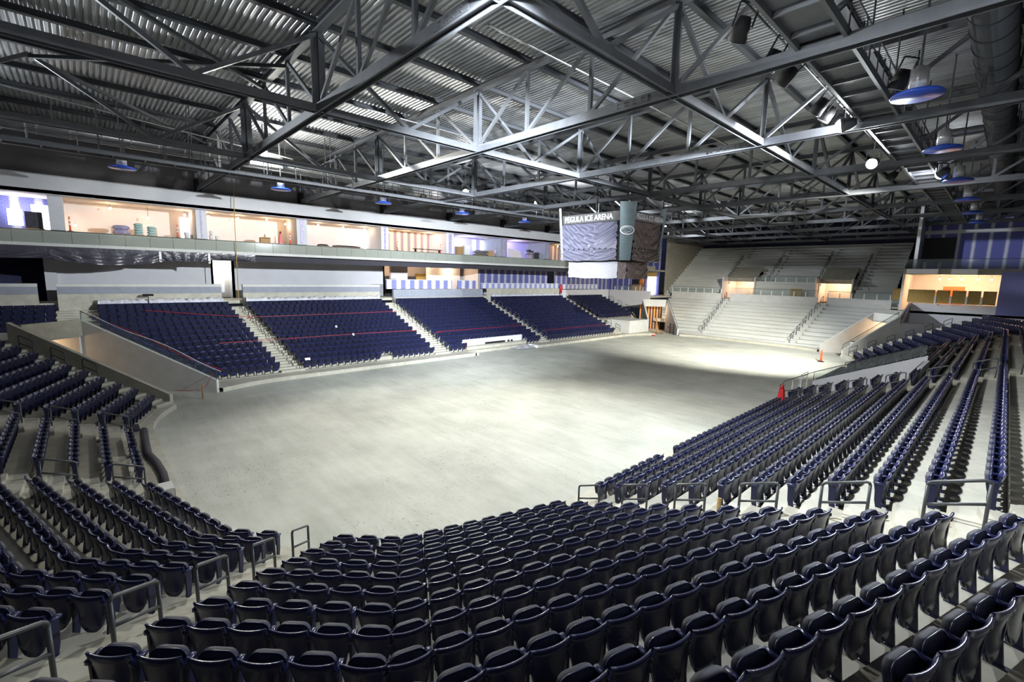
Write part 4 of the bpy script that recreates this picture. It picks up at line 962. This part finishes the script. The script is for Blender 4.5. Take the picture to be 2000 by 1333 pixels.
def goods(name, lab, cat, x, y0, y1, z0, z1, mt, lump=0.0, d=0.7, rows=3):
    m = MB(); rnd = random.Random(int(y0*10)); t = thing(name, lab, cat, (x, (y0+y1)/2, z0))
    n = rows; h = (z1-z0)/n
    for k in range(n):
        def f(u, v, k=k):
            a = 2*math.pi*u; sx = abs(math.cos(a))**0.5*math.copysign(1, math.cos(a)); sy = abs(math.sin(a))**0.5*math.copysign(1, math.sin(a)); r = math.sin(math.pi*(0.08+0.84*v))**0.35
            j = 1+lump*math.sin(5*a+k)*0.3
            return (x+d/2*sx*r*j, (y0+y1)/2+(y1-y0)/2*sy*r*j, z0+h*(k+v))
        MB().grid(f, 20, 5).build('bag', M[mt], t, True)
    MB().box(x-d/2-0.05, x+d/2+0.05, y0-0.03, y1+0.03, z0-0.0, z0+0.05).build('pallet', M['wood'], t)
goods('wrapped_bundle', 'shrink-wrapped purple bundle at the edge of the second suite', 'bundle', -26.95, -30.3, -29.3, 10.62, 11.35, 'purple', 0.5, 0.7, 2)
goods('bag_stack', 'taller stack of teal and white bags in the second suite', 'bags', -26.95, -29.0, -28.4, 10.62, 11.6, 'teal', 0.1, 0.7, 5)
goods('bag_stack', 'shorter stack of teal and white bags in the second suite', 'bags', -26.95, -28.15, -27.55, 10.62, 11.42, 'teal', 0.1, 0.7, 4)
def bucket(y, s, lab, top=0):
    x, z = -26.8, 10.62+top; t = thing('paint_bucket', lab, 'bucket', (x, y, z), 'buckets in the suites')
    MB().lathe((x, y, z), [(0.12*s, 0), (0.145*s, 0.36*s), (0.15*s, 0.37*s)], 16).build('pail', M['whitep'], t, True); MB().lathe((x, y, z+0.37*s), [(0.155*s, 0), (0.155*s, 0.03)], 16).build('lid', M['purple'], t)
for k, (y, s, tp, w) in enumerate(((-25.45, 1.3, 0, 'by the first board strip'), (-25.1, 0.8, 0, 'small, by the first board strip'), (-24.0, 0.8, 0, 'alone at the start of the third suite'), (-23.65, 1, 0, 'lowest of the pile in the third suite'), (-23.62, 0.9, 0.41, 'topmost of the pile in the third suite'), (-23.2, 0.9, 0, 'at the far end of the pile in the third suite'))):
    bucket(y, s, 'white paint bucket '+w, tp)
t = thing('open_carton', 'open brown cardboard box at the edge of the third suite', 'box', (-26.8, -19.2, 10.62))
MB().box(-27.1, -26.6, -19.65, -18.8, 10.62, 11.02).build('body', M['card'], t); MB().extr([(-26.6, -19.65, 11.02), (-26.6, -18.8, 11.02), (-26.45, -18.8, 11.12), (-26.45, -19.65, 11.12)], (0, 0, 0.01)).extr([(-27.1, -19.65, 11.02), (-27.1, -18.8, 11.02), (-27.2, -18.8, 11.15), (-27.2, -19.65, 11.15)], (0, 0, 0.01)).build('flap', M['card'], t)
def ext_stand(x, y, z, lab, s=1.0):
    t = thing('extinguisher_stand', lab, 'fire extinguisher stand', (x, y, z), 'red extinguisher stands')
    MB().extr([(x-0.2*s, y-0.2*s, z), (x+0.2*s, y-0.2*s, z), (x+0.2*s, y+0.2*s, z), (x-0.2*s, y+0.2*s, z)], (0, 0, 0.05)).build('base', M['red'], t)
    m = MB(); m.v = [(x-0.17*s, y-0.17*s, z+0.05), (x+0.17*s, y-0.17*s, z+0.05), (x+0.17*s, y+0.17*s, z+0.05), (x-0.17*s, y+0.17*s, z+0.05), (x-0.09*s, y-0.09*s, z+1.0*s), (x+0.09*s, y-0.09*s, z+1.0*s), (x+0.09*s, y+0.09*s, z+1.0*s), (x-0.09*s, y+0.09*s, z+1.0*s)]
    m.f = [(0,3,2,1),(4,5,6,7),(0,1,5,4),(1,2,6,5),(2,3,7,6),(3,0,4,7)]; m.build('stand', M['red'], t)
    MB().lathe((x, y, z+1.0*s), [(0.07*s, 0), (0.075*s, 0.12*s), (0.03*s, 0.17*s), (0.03*s, 0.22*s)], 12).build('cylinder_head', M['black' if s < 1.05 else 'red'], t, True)
    MB().box(x-0.11*s, x+0.11*s, y-0.015, y+0.015, z+1.17*s, z+1.20*s).build('lever', M['black'], t)
ext_stand(-26.7, -17.85, 10.62, 'red extinguisher stand at the edge of the third suite')
ext_stand(13.75, -1.35, 0.28, 'tall red extinguisher stand at the rink edge by the viewer side stairs', 1.2)
ext_stand(13.62, -0.75, 0.28, 'second red extinguisher stand, just behind the tall one at the rink edge', 1.1)
goods('rubble_heap', 'low dark heap of offcuts along the fourth suite edge', 'offcuts', -26.8, -14.2, -13.2, 10.62, 10.85, 'soffit', 0.6, 0.5, 1)
goods('rubble_heap', 'long flat heap of offcuts further along the fourth suite', 'offcuts', -26.8, -12.6, -9.8, 10.62, 10.84, 'soffit', 0.6, 0.5, 1)
for k, (y0, y1, z1, mt, nm, lb) in enumerate(((3.7, 4.7, 11.65, 'card', 'cardboard_box', 'tall brown box in the lilac suite'), (4.85, 5.75, 11.85, 'whitep', 'wrapped_machine', 'white wrapped machine beside the tall brown box'), (9.0, 9.75, 11.4, 'card', 'cardboard_sheet', 'orange brown carton at the far end of the lilac suite'), (12.8, 15.4, 11.95, 'card', 'plywood_sheet', 'large pinkish sheet leaning in the seventh suite'), (16.5, 17.9, 11.5, 'whitep', 'work_table', 'white topped work table in the seventh suite'), (18.2, 19.0, 11.6, 'soffit', 'tool_chest', 'dark tool chest near the last board strip'))):
    t = thing(nm, lb, nm.split('_')[1], (-27.2, (y0+y1)/2, 10.62))
    if nm == 'work_table':
        MB().box(-27.5, -26.8, y0, y1, z1-0.05, z1).build('top', M[mt], t)
        for yy in (y0+0.08, y1-0.08):
            for xx in (-27.42, -26.88): MB().bar((xx, yy, 10.62), (xx, yy, z1-0.05), 0.06, 0.06).build('leg', M['wood'], t)
        MB().box(-27.45, -27.0, y0+0.3, y0+0.8, z1, z1+0.45).box(-27.3, -26.9, y1-0.5, y1-0.1, z1, z1+0.3).build('equipment', M['soffit'], t)
    elif nm == 'plywood_sheet':
        MB().extr([(-26.9, y0, 10.62), (-26.9, y1, 10.62), (-27.3, y1-0.1, z1-0.3), (-27.3, y0+0.1, z1)], (0.03, 0, 0)).build('sheet', M['peach'], t)
    else:
        MB().box(-27.5, -26.9, y0, y1, 10.62, z1-0.06).build('body', M[mt], t); MB().box(-27.52, -26.88, y0-0.02, y1+0.02, z1-0.06, z1).build('lid', M[mt], t)
goods('wire_coil', 'pile of grey folded sheeting in the lilac suite', 'sheeting', -26.95, 6.4, 8.8, 10.62, 11.35, 'duct', 0.5, 0.6, 2)
t = thing('steel_bench', 'long low dark trestle on the floor of the fifth suite', 'trestle', (-26.7, -1.2, 10.62))
MB().box(-26.9, -26.5, -3.0, 1.0, 10.95, 11.02).build('top', M['black'], t)
for y in (-2.7, 0.7): MB().bar((-26.7, y, 10.62), (-26.7, y, 10.95), 0.06, 0.3).build('leg', M['black'], t)
t = thing('pallet_goods', 'dark wrapped pallet goods stacked in the nearest suite', 'pallet', (-27.2, -34.6, 10.62))
MB().box(-27.6, -26.9, -35.2, -34.2, 10.62, 10.72).build('pallet', M['wood'], t); MB().box(-27.55, -26.95, -35.15, -34.25, 10.72, 11.9).build('load', M['darkplastic'], t)

# ------------------------------------------------------------------ plastic sheeting
def sheet(name, lab, y0, y1, zt, zb, x, seed, mt, swag):
    rnd = random.Random(seed); ph = [rnd.random()*6 for _ in range(4)]
    def f(u, v):
        s = 2*u-1; w = 0.05*math.sin(26*(u+0.25*v*s)+ph[0])+0.04*math.sin(15*v+9*s*s+ph[1]); bot = zb-swag*(1-s*s)
        return (x+0.10+w*v+0.06*v, y0+(y1-y0)*(u+0.04*v*s*(1 if abs(s) < .5 else .2)), zt+(bot-zt)*v)
    return tag(MB().grid(f, 80, 24).build(name, M[mt], None, True), lab, 'plastic sheet', 'plastic sheets under the balcony')
sheet('plastic_sheet', 'grey plastic sheet hung under the balcony at the nearest end', -44.8, -34.0, 9.4, 8.55, -25.2, 1, 'darkplastic', 0.1)
sheet('plastic_sheet', 'swagged grey plastic sheet below the second suite', -34.0, -27.6, 9.4, 8.5, -25.2, 2, 'darkplastic', 0.35)
sheet('plastic_sheet', 'short grey plastic sheet between the two white ties', -27.6, -24.2, 9.4, 8.6, -25.2, 3, 'darkplastic', 0.0)
sheet('plastic_sheet', 'gathered plastic sheet by the lit doorway', -24.2, -20.6, 9.4, 8.75, -25.2, 4, 'darkplastic', -0.15)
for k, y in enumerate((-27.6, -24.2)): tag(MB().box(-25.08, -25.02, y-0.08, y+0.08, 8.5, 9.35).build('sheet_tie', M['whitep']), f'white cloth tie gathering the plastic, {("nearer", "farther")[k]} from the viewer end', 'tie')
def cover(lab, y0, y1):
    rnd = random.Random(int(y0*7)); 
    nu = int((y1-y0)/0.09); hs = [rnd.random() for _ in range(nu+2)]; gs = [rnd.random() for _ in range(nu+2)]
    def f(u, v):
        k = int(u*nu); h = hs[k]; a = math.pi*v
        yy = (y1-y0)*u; b = 0.5+0.25*math.sin(yy*5.3)+0.25*math.sin(yy*11.9+1.0)
        return (-25.42-0.26*math.cos(a)+0.06*(gs[k]-0.5), y0+yy, 4.62+(0.76+0.16*b+0.12*(h-0.5))*math.sin(a)**0.6+0.03*(gs[k]-0.5)*math.sin(3*a))
    return tag(MB().grid(f, nu, 8).build('plastic_cover', M['plastic'], None, True), lab, 'plastic cover', 'clear plastic over the back rows')
cover('crumpled clear plastic over the back row of the first side block', -31.7, -23.3); cover('crumpled clear plastic over the back row of the second side block', -21.5, -8.2); cover('crumpled clear plastic over the back row of the fourth side block', 8.2, 22.0)

# ------------------------------------------------------------------ red tape over the side seats, ropes, papers
def row_top(y, r, extra=0.0): return (LX-PITCH*r+0.02, y, Z0+RISE*r+0.86+extra)
def tapeline(lab, ys, r):
    m = MB(); pts = [row_top(y, r+dr, 0.03+0.02*math.sin(y)) for y, dr in ys]
    for a, b in zip(pts[:-1], pts[1:]): m.bar(a, b, 0.012, 0.045)
    return tag(m.build('caution_tape', M['tape']), lab, 'tape', 'red tapes across the side seats')
tapeline('red tape across the upper rows of the first and second side blocks', [(-29, 2.2), (-26, 1.2), (-23, 0.2), (-21, 0), (-14, 0), (-8, 0)], 9)
tapeline('red tape across the lower rows of the first and second side blocks', [(-25.2, 0), (-21.5, 0), (-14, 0), (-8.0, -0.2)], 4)
tapeline('red tape across the lower rows of the middle side block', [(-6.2, 0), (0, 0), (6.6, 0)], 3)
tapeline('red tape across the lowest rows of the fourth side block', [(8.1, 0), (14, 0), (21, 0)], 1)
for k, (y, r, lb) in enumerate(((-22.1, 9, 'red rag on the first side stairs'), (-19.8, 4, 'red rag on the first aisle seat beside the stairs'), (-5.9, 3, 'red rag on the aisle seat of the middle side block'))):
    p = row_top(y, r); tag(MB().grid(lambda u, v: (p[0]+0.22*(u-0.5), p[1]+0.4*(v-0.5), p[2]+0.05*math.sin(7*u+k)*math.sin(5*v)+0.02-0.25*abs(v-0.5)), 8, 8).build('red_rag', M['red'], None, True), lb, 'rag')
for k, (y, r, lb) in enumerate(((-19.9, 0, 'sheet of white paper on the front aisle seat of the second side block'), (-8.4, 0, 'sheet of white paper on the front seat beside the second side stairs'), (-15.6, 6, 'small white paper tag in the second side block, upper'), (-14.7, 4, 'small white paper tag in the second side block, lower'))):
    p = row_top(y, r); s = 0.2 if k < 2 else 0.09
    tag(MB().extr([(p[0]+0.2, p[1]-s, p[2]-0.12), (p[0]+0.2, p[1]+s, p[2]-0.12), (p[0]+0.1, p[1]+s, p[2]+0.08), (p[0]+0.1, p[1]-s, p[2]+0.08)], (0.004, 0, 0.002)).build('paper_sheet', M['whitep']), lb, 'paper')
tag(MB().tube([(-11.95, -26.7, 1.3), (-11.2, -27.2, 0.75), (-10.6, -27.6, 0.62), (-10.0, -28.3, 0.8), (-9.65, -29.0, 1.0)], 0.018, 6).build('red_rope', M['tape']), 'red rope sagging across the mouth of the concrete ramp', 'rope')
tag(MB().tube([(-10.75, -27.5, 0), (-10.75, -27.5, 0.95)], [0.05, 0.03], 8).build('rope_post', M['wood']), 'short wooden post standing in the ramp mouth', 'post')
for k, (off, mt, lb) in enumerate(((0.30, 'blue', 'blue hose lying along the ramp railing'), (0.45, 'tape', 'reddish cable lying along the ramp railing'), (0.2, 'chrome', 'pale hose lying along the ramp railing'))):
    pts = []
    for q in range(13):
        u = q/12; pts.append((-12.3-6.0*u-off*0.7, -26.3-6.2*u+off*0.7, 1.05+3.6*u+0.10*math.sin(9*u+k*2)+0.15*k))
    tag(MB().tube(pts, 0.03, 6).build('hose', M[mt]), lb, 'hose')
t = thing('music_stand', 'black tray stand behind the back row of the first side block', 'stand', (-25.15, -28.6, 4.6))
MB().tube([(-25.15, -28.6, 4.6), (-25.15, -28.6, 5.75)], 0.03, 8).build('pole', M['black'], t); MB().extr([(-25.3, -28.95, 5.85), (-25.3, -28.25, 5.85), (-25.05, -28.25, 5.72), (-25.05, -28.95, 5.72)], (0, 0, 0.03)).build('tray', M['black'], t)

# knee walls standing on the side parapet
for k, (y0, y1, z0, z1, mt, lb) in enumerate(((-7.0, 2.15, 6.2, 7.3, 'cabst', 'long knee wall of striped boards above the middle side block'), (3.1, 6.0, 6.2, 7.3, 'cabst', 'short knee wall of striped boards before the board wall'), (7.0, 22.7, 6.22, 6.95, 'textband', 'low white knee wall printed with blue marks over the fourth side block'), (23.5, 33.0, 6.1, 6.85, 'textband', 'low white knee wall printed with blue marks over the fifth side block'))):
    t = thing('knee_wall', lb, 'knee wall', (-26, (y0+y1)/2, z0))
    MB().box(-26.12, -25.95, y0, y1, z0, z1-0.05).build('boards', M[mt], t); MB().box(-26.18, -25.9, y0-0.03, y1+0.03, z1-0.05, z1).build('cap', M['whitep'], t)
tag(MB().lathe((-25.6, 22.9, 5.5), [(0.16, 0), (0.17, 0.5), (0.25, 0.75), (0.20, 1.0), (0.12, 1.2), (0.1, 1.4)], 10).build('red_jacket', M['red'], None, True), 'red bundle hung at the top of the fourth side stairs', 'bundle')
# ------------------------------------------------------------------ things on and round the rink
def cone_tube(x, y, z, h, lab):
    t = thing('traffic_tube', lab, 'traffic marker', (x, y, z))
    MB().box(x-0.25, x+0.25, y-0.25, y+0.25, z, z+0.05).build('base', M['black'], t)
    MB().lathe((x, y, z+0.05), [(0.13, 0), (0.10, 0.3*h), (0.08, 0.75*h), (0.06, h-0.1), (0.03, h-0.05)], 16).build('tube', M['orange'], t, True)
cone_tube(10.34, 22.2, 0, 1.25, 'orange traffic tube standing alone on the far rink floor')
t = thing('barred_gate', 'white barred gate at the mouth of the players tunnel', 'gate', (13.3, 4.0, 0))
for x0, x1, z1, y in ((13.25, 13.25, 1.35, 2.6), (13.3, 13.3, 1.6, 4.3)):
    for yy in (y, y+1.5): MB().bar((x0, yy, 0.28), (x0, yy, z1), 0.05, 0.05).build('upright', M['whitep'], t)
    for q in range(7): MB().bar((x0, y, 0.38+q*(z1-0.43)/6), (x0, y+1.5, 0.38+q*(z1-0.43)/6), 0.03, 0.03).build('bar', M['whitep'], t)
tag(MB().tube([(13.2, 0.2, 0.28), (13.2, 0.2, 1.3), (13.25, 0.9, 1.55), (13.6, 6.0, 1.55)], 0.025, 8).build('gate_rail', M['rail']), 'thin dark rail curving from the rink edge to the players tunnel', 'rail')
t = thing('white_cabinet', 'white upright cabinet at the wall of the end tunnel', 'cabinet', (12.2, 30.2, 0))
MB().box(11.2, 12.1, 29.9, 30.6, 0, 1.55).build('body', M['whitep'], t); MB().box(11.2, 12.15, 29.85, 30.65, 1.55, 1.6).build('top', M['rail'], t); MB().box(11.6, 11.66, 29.88, 29.9, 0.9, 1.0).build('handle', M['black'], t)
for k in range(6):
    z = 0.1+0.26*k
    tag(MB().bar((11.9+0.05*(k % 2), 30.9, z), (15.2, 33.6-0.1*(k % 3), z), 0.35, 0.22).build('timber_beam', M['wood']), f'raw timber beam stacked in the end tunnel, {ORD[k]} from the floor', 'timber', 'timber stacked in the end tunnel')
t = thing('scrap_pile', 'small pile of wood scraps on the floor by the end tunnel', 'scraps', (10.9, 28.4, 0))
for k in range(6):
    r = random.Random(k); a = r.random()*3; MB().bar((10.7+0.3*r.random()-0.5*math.cos(a), 28.3+0.3*r.random()-0.5*math.sin(a), 0.05+0.05*k), (10.9+0.5*math.cos(a), 28.4+0.5*math.sin(a), 0.06+0.05*k), 0.12, 0.06).build('board', M['wood'] if k % 2 else M['soffit'], t)
# far left tunnel clutter
for k, (p, q, w, mt, lb) in enumerate((((-12.0, 29.4, 0.05), (-13.2, 30.6, 2.2), 0.25, 'wood', 'timber plank leaning in the mouth of the far tunnel'), ((-13.6, 29.5, 0.1), (-11.4, 29.8, 0.12), 0.4, 'wood', 'plank lying on the floor of the far tunnel'), ((-10.6, 30.2, 0.9), (-11.6, 31.2, 1.0), 0.1, 'black', 'dark pipe rack leaning on the far tunnel wall'))):
    tag(MB().bar(p, q, w, 0.05).build('plank', M[mt]), lb, 'plank')
t = thing('lumber_rack', 'dark rack of pipes against the bleacher side wall of the far tunnel', 'rack', (-10.5, 30.2, 0))
for z in (0.35, 0.7, 1.05, 1.4): MB().bar((-9.8, 29.9, z), (-11.3, 31.4, z), 0.06, 0.06).build('bar', M['black'], t)
for p in ((-9.95, 30.05), (-11.15, 31.25)): MB().bar((*p, 0), (*p, 1.5), 0.08, 0.08).build('upright', M['black'], t)
tag(MB().tube([(-12.9, 26.6, 0.12), (-12.2, 27.0, 0.12)], 0.12, 12).build('cardboard_roll', M['osb']), 'cardboard roll lying before the white platform', 'roll')
tag(MB().box(-11.2, -10.8, 26.2, 26.5, 0, 0.12).build('red_block', M['red']), 'small red block on the rink edge near the far tunnel', 'block')
# bench recess: box and lumber
tag(MB().box(-15.5, -15.42, -0.9, 2.0, 0.55, 0.8).build('wall_slot', M['black']), 'long dark slot in the white bench recess panel', 'slot')
for k, y in enumerate((2.4, 2.9)): tag(MB().box(-15.5, -15.42, y, y+0.25, 0.55, 0.8).build('wall_socket', M['black']), f'small dark socket beside the long slot, {("nearer", "farther")[k]} one', 'socket')
tag(MB().bar((-14.4, -4.2, 0), (-14.4, -4.2, 1.2), 0.08, 0.08).build('wood_stake', M['wood']), 'wooden stake at the near end of the bench recess', 'stake')
tag(MB().grid(lambda u, v: (-13.8+1.3*(v-0.5), 3.6+1.8*(u-0.5)*2, 0.05+0.35*math.sin(math.pi*u)*math.sin(math.pi*v)*(0.7+0.3*math.sin(19*u+7*v))), 24, 12).build('plastic_heap', M['drapew'], None, True), 'crumpled white plastic heap at the far end of the bench recess', 'plastic')
# near corner: trench hose, floor box, dark blocks on the step
hp_ = [(-4.6, -30.85), (-2.6, -30.95), (-0.9, -31.0), (0.4, -30.84), (1.7, -30.78), (3.3, -30.85)]
tag(MB().tube([(x, y, ZK+0.08) for x, y in hp_], 0.14, 10).build('drain_hose', M['soffit'], None, True), 'thick dark hose curving along the near end of the rink step', 'hose')
t = thing('floor_box', 'pale frame box with two dark openings on the near rink step', 'box', (3.9, -30.9, ZK))
MB().box(3.55, 4.25, -31.1, -30.7, ZK, ZK+0.42).build('frame', M['white'], t); 
for q in (0, 1): MB().box(3.62+0.33*q, 3.9+0.33*q, -30.7, -30.685, ZK+0.08, ZK+0.36).build('opening', M['black'], t)
tag(MB().box(4.3, 5.6, -31.0, -30.75, ZK, ZK+0.2).build('timber_block', M['wood']), 'weathered timber block lying past the pale frame box', 'block')
for k, (x, y, w) in enumerate(((-5.3, -31.15, 0.9), (-1.2, -31.4, 0.4), (3.2, -31.45, 0.4))): tag(MB().box(x-w/2, x+w/2, y-0.18, y+0.18, ZK, ZK+0.12).build('dark_block', M['soffit']), 'flat dark block on the rink step, '+('largest, near the ramp', 'small, between hose and seats', 'small, beside the end stairs')[k], 'block')
t = thing('barricade', 'pale folding barricade lying in the concrete ramp', 'barricade', (-12.6, -30.2, 0))
for q in range(3): MB().bar((-11.9-0.5*q, -30.9+0.4*q, 0.35), (-13.2-0.5*q, -31.9+0.4*q, 0.75), 0.08, 0.25).build('plank', M['whitep'], t)
tag(MB().lathe((-11.2, -29.9, 0), [(0.35, 0), (0.35, 0.06), (0.15, 0.07), (0.15, 0.4), (0.35, 0.41), (0.35, 0.47)], 16).build('cable_reel', M['soffit']), 'dark cable reel standing in the concrete ramp', 'reel')
tag(MB().tube([(18.4, -21.6, 2.2), (18.35, -21.45, 2.75)], 0.05, 8).build('yellow_rag', M['osb']), 'yellow rag tied to a handrail of the straight stairs', 'rag')

# ------------------------------------------------------------------ board hoarding of the lounge, its furniture
k = 0
for x0, x1 in ((13.3, 14.55), (15.0, 16.1), (16.1, 17.2), (17.35, 18.4), (18.55, 19.6), (19.75, 20.7), (20.85, 21.8)):
    y = 34.55 if x0 > 14.8 else 42.75
    if x0 < 14.8: x0, x1 = 12.6, 14.1
    tag(MB().box(x0, x1, y, y+0.03, 6.1, 7.5).build('board_panel', M['osb']), f'flake board panel on the corner parapet, {ORD[k]} from the bleacher end', 'board', 'flake boards on the corner parapet'); k += 1
for q, x in enumerate((17.28, 18.48, 19.68, 20.78)): tag(MB().box(x-0.07, x+0.07, 34.50, 34.55, 5.95, 6.9).build('parapet_post', M['whitep']), f'white post between the flake boards, {ORD[q]} from the bleacher end', 'post', 'white posts between the flake boards')
tag(MB().box(17.4, 19.2, 39.2, 39.9, 5.15, 6.4).box(17.4, 19.2, 39.85, 40.0, 6.4, 7.9).build('orange_counter', M['orange']), 'orange red counter inside the corner lounge', 'counter')
tag(MB().box(16.0, 16.8, 41.3, 41.45, 5.15, 7.3).build('wood_door', M['osb']), 'brown door leaf at the back of the corner lounge', 'door')
for q, x in enumerate((17.2, 18.0, 18.9, 20.2, 21.2)):
    bz = 8.7; t = thing('lounge_bulb', f'bare bulb under the corner lounge ceiling, {ORD[q]} from the bleacher end', 'lamp', (x, 37.5, bz), 'bulbs in the corner lounge')
    MB().lathe((x, 37.5, bz-0.08), [(0.03, 0), (0.08, 0.05), (0.08, 0.1), (0.03, 0.16)], 12).build('globe', M['bulb'], t, True); MB().tube([(x, 37.5, bz+0.08), (x, 37.5, 9.15)], 0.012, 6).build('cord', M['black'], t)
tag(MB().bar((10.6, 56.3, 14.4), (12.2, 56.6, 16.9), 0.12, 0.12).build('red_pole', M['tape']), 'red pole leaning against the navy far wall', 'pole')
tag(MB().box(0.2, 1.7, 45.6, 45.7, 5.15, 7.0).build('window_frame_panel', M['osb']), 'pale window frame panel leaning below the upper bleachers', 'panel')
t = thing('trash_bin', 'brown bins beside the lit corner opening', 'bin', (-23.5, 41.2, 5.15))
MB().box(-24.3, -22.7, 40.9, 41.5, 5.15, 6.9).build('body', M['wood'], t); MB().box(-24.35, -22.65, 40.85, 41.55, 6.9, 7.0).build('lid', M['soffit'], t)
tag(MB().box(-21.6, -20.0, 41.7, 41.8, 5.3, 8.4).build('lit_window', M['tubeglow']), 'bright glazed doorway in the far corner by the bleachers', 'window')
tag(MB().box(-21.7, -19.9, 41.65, 41.75, 8.4, 9.2).build('sign_board', M['osb']), 'yellowish header board above the bright far doorway', 'board')
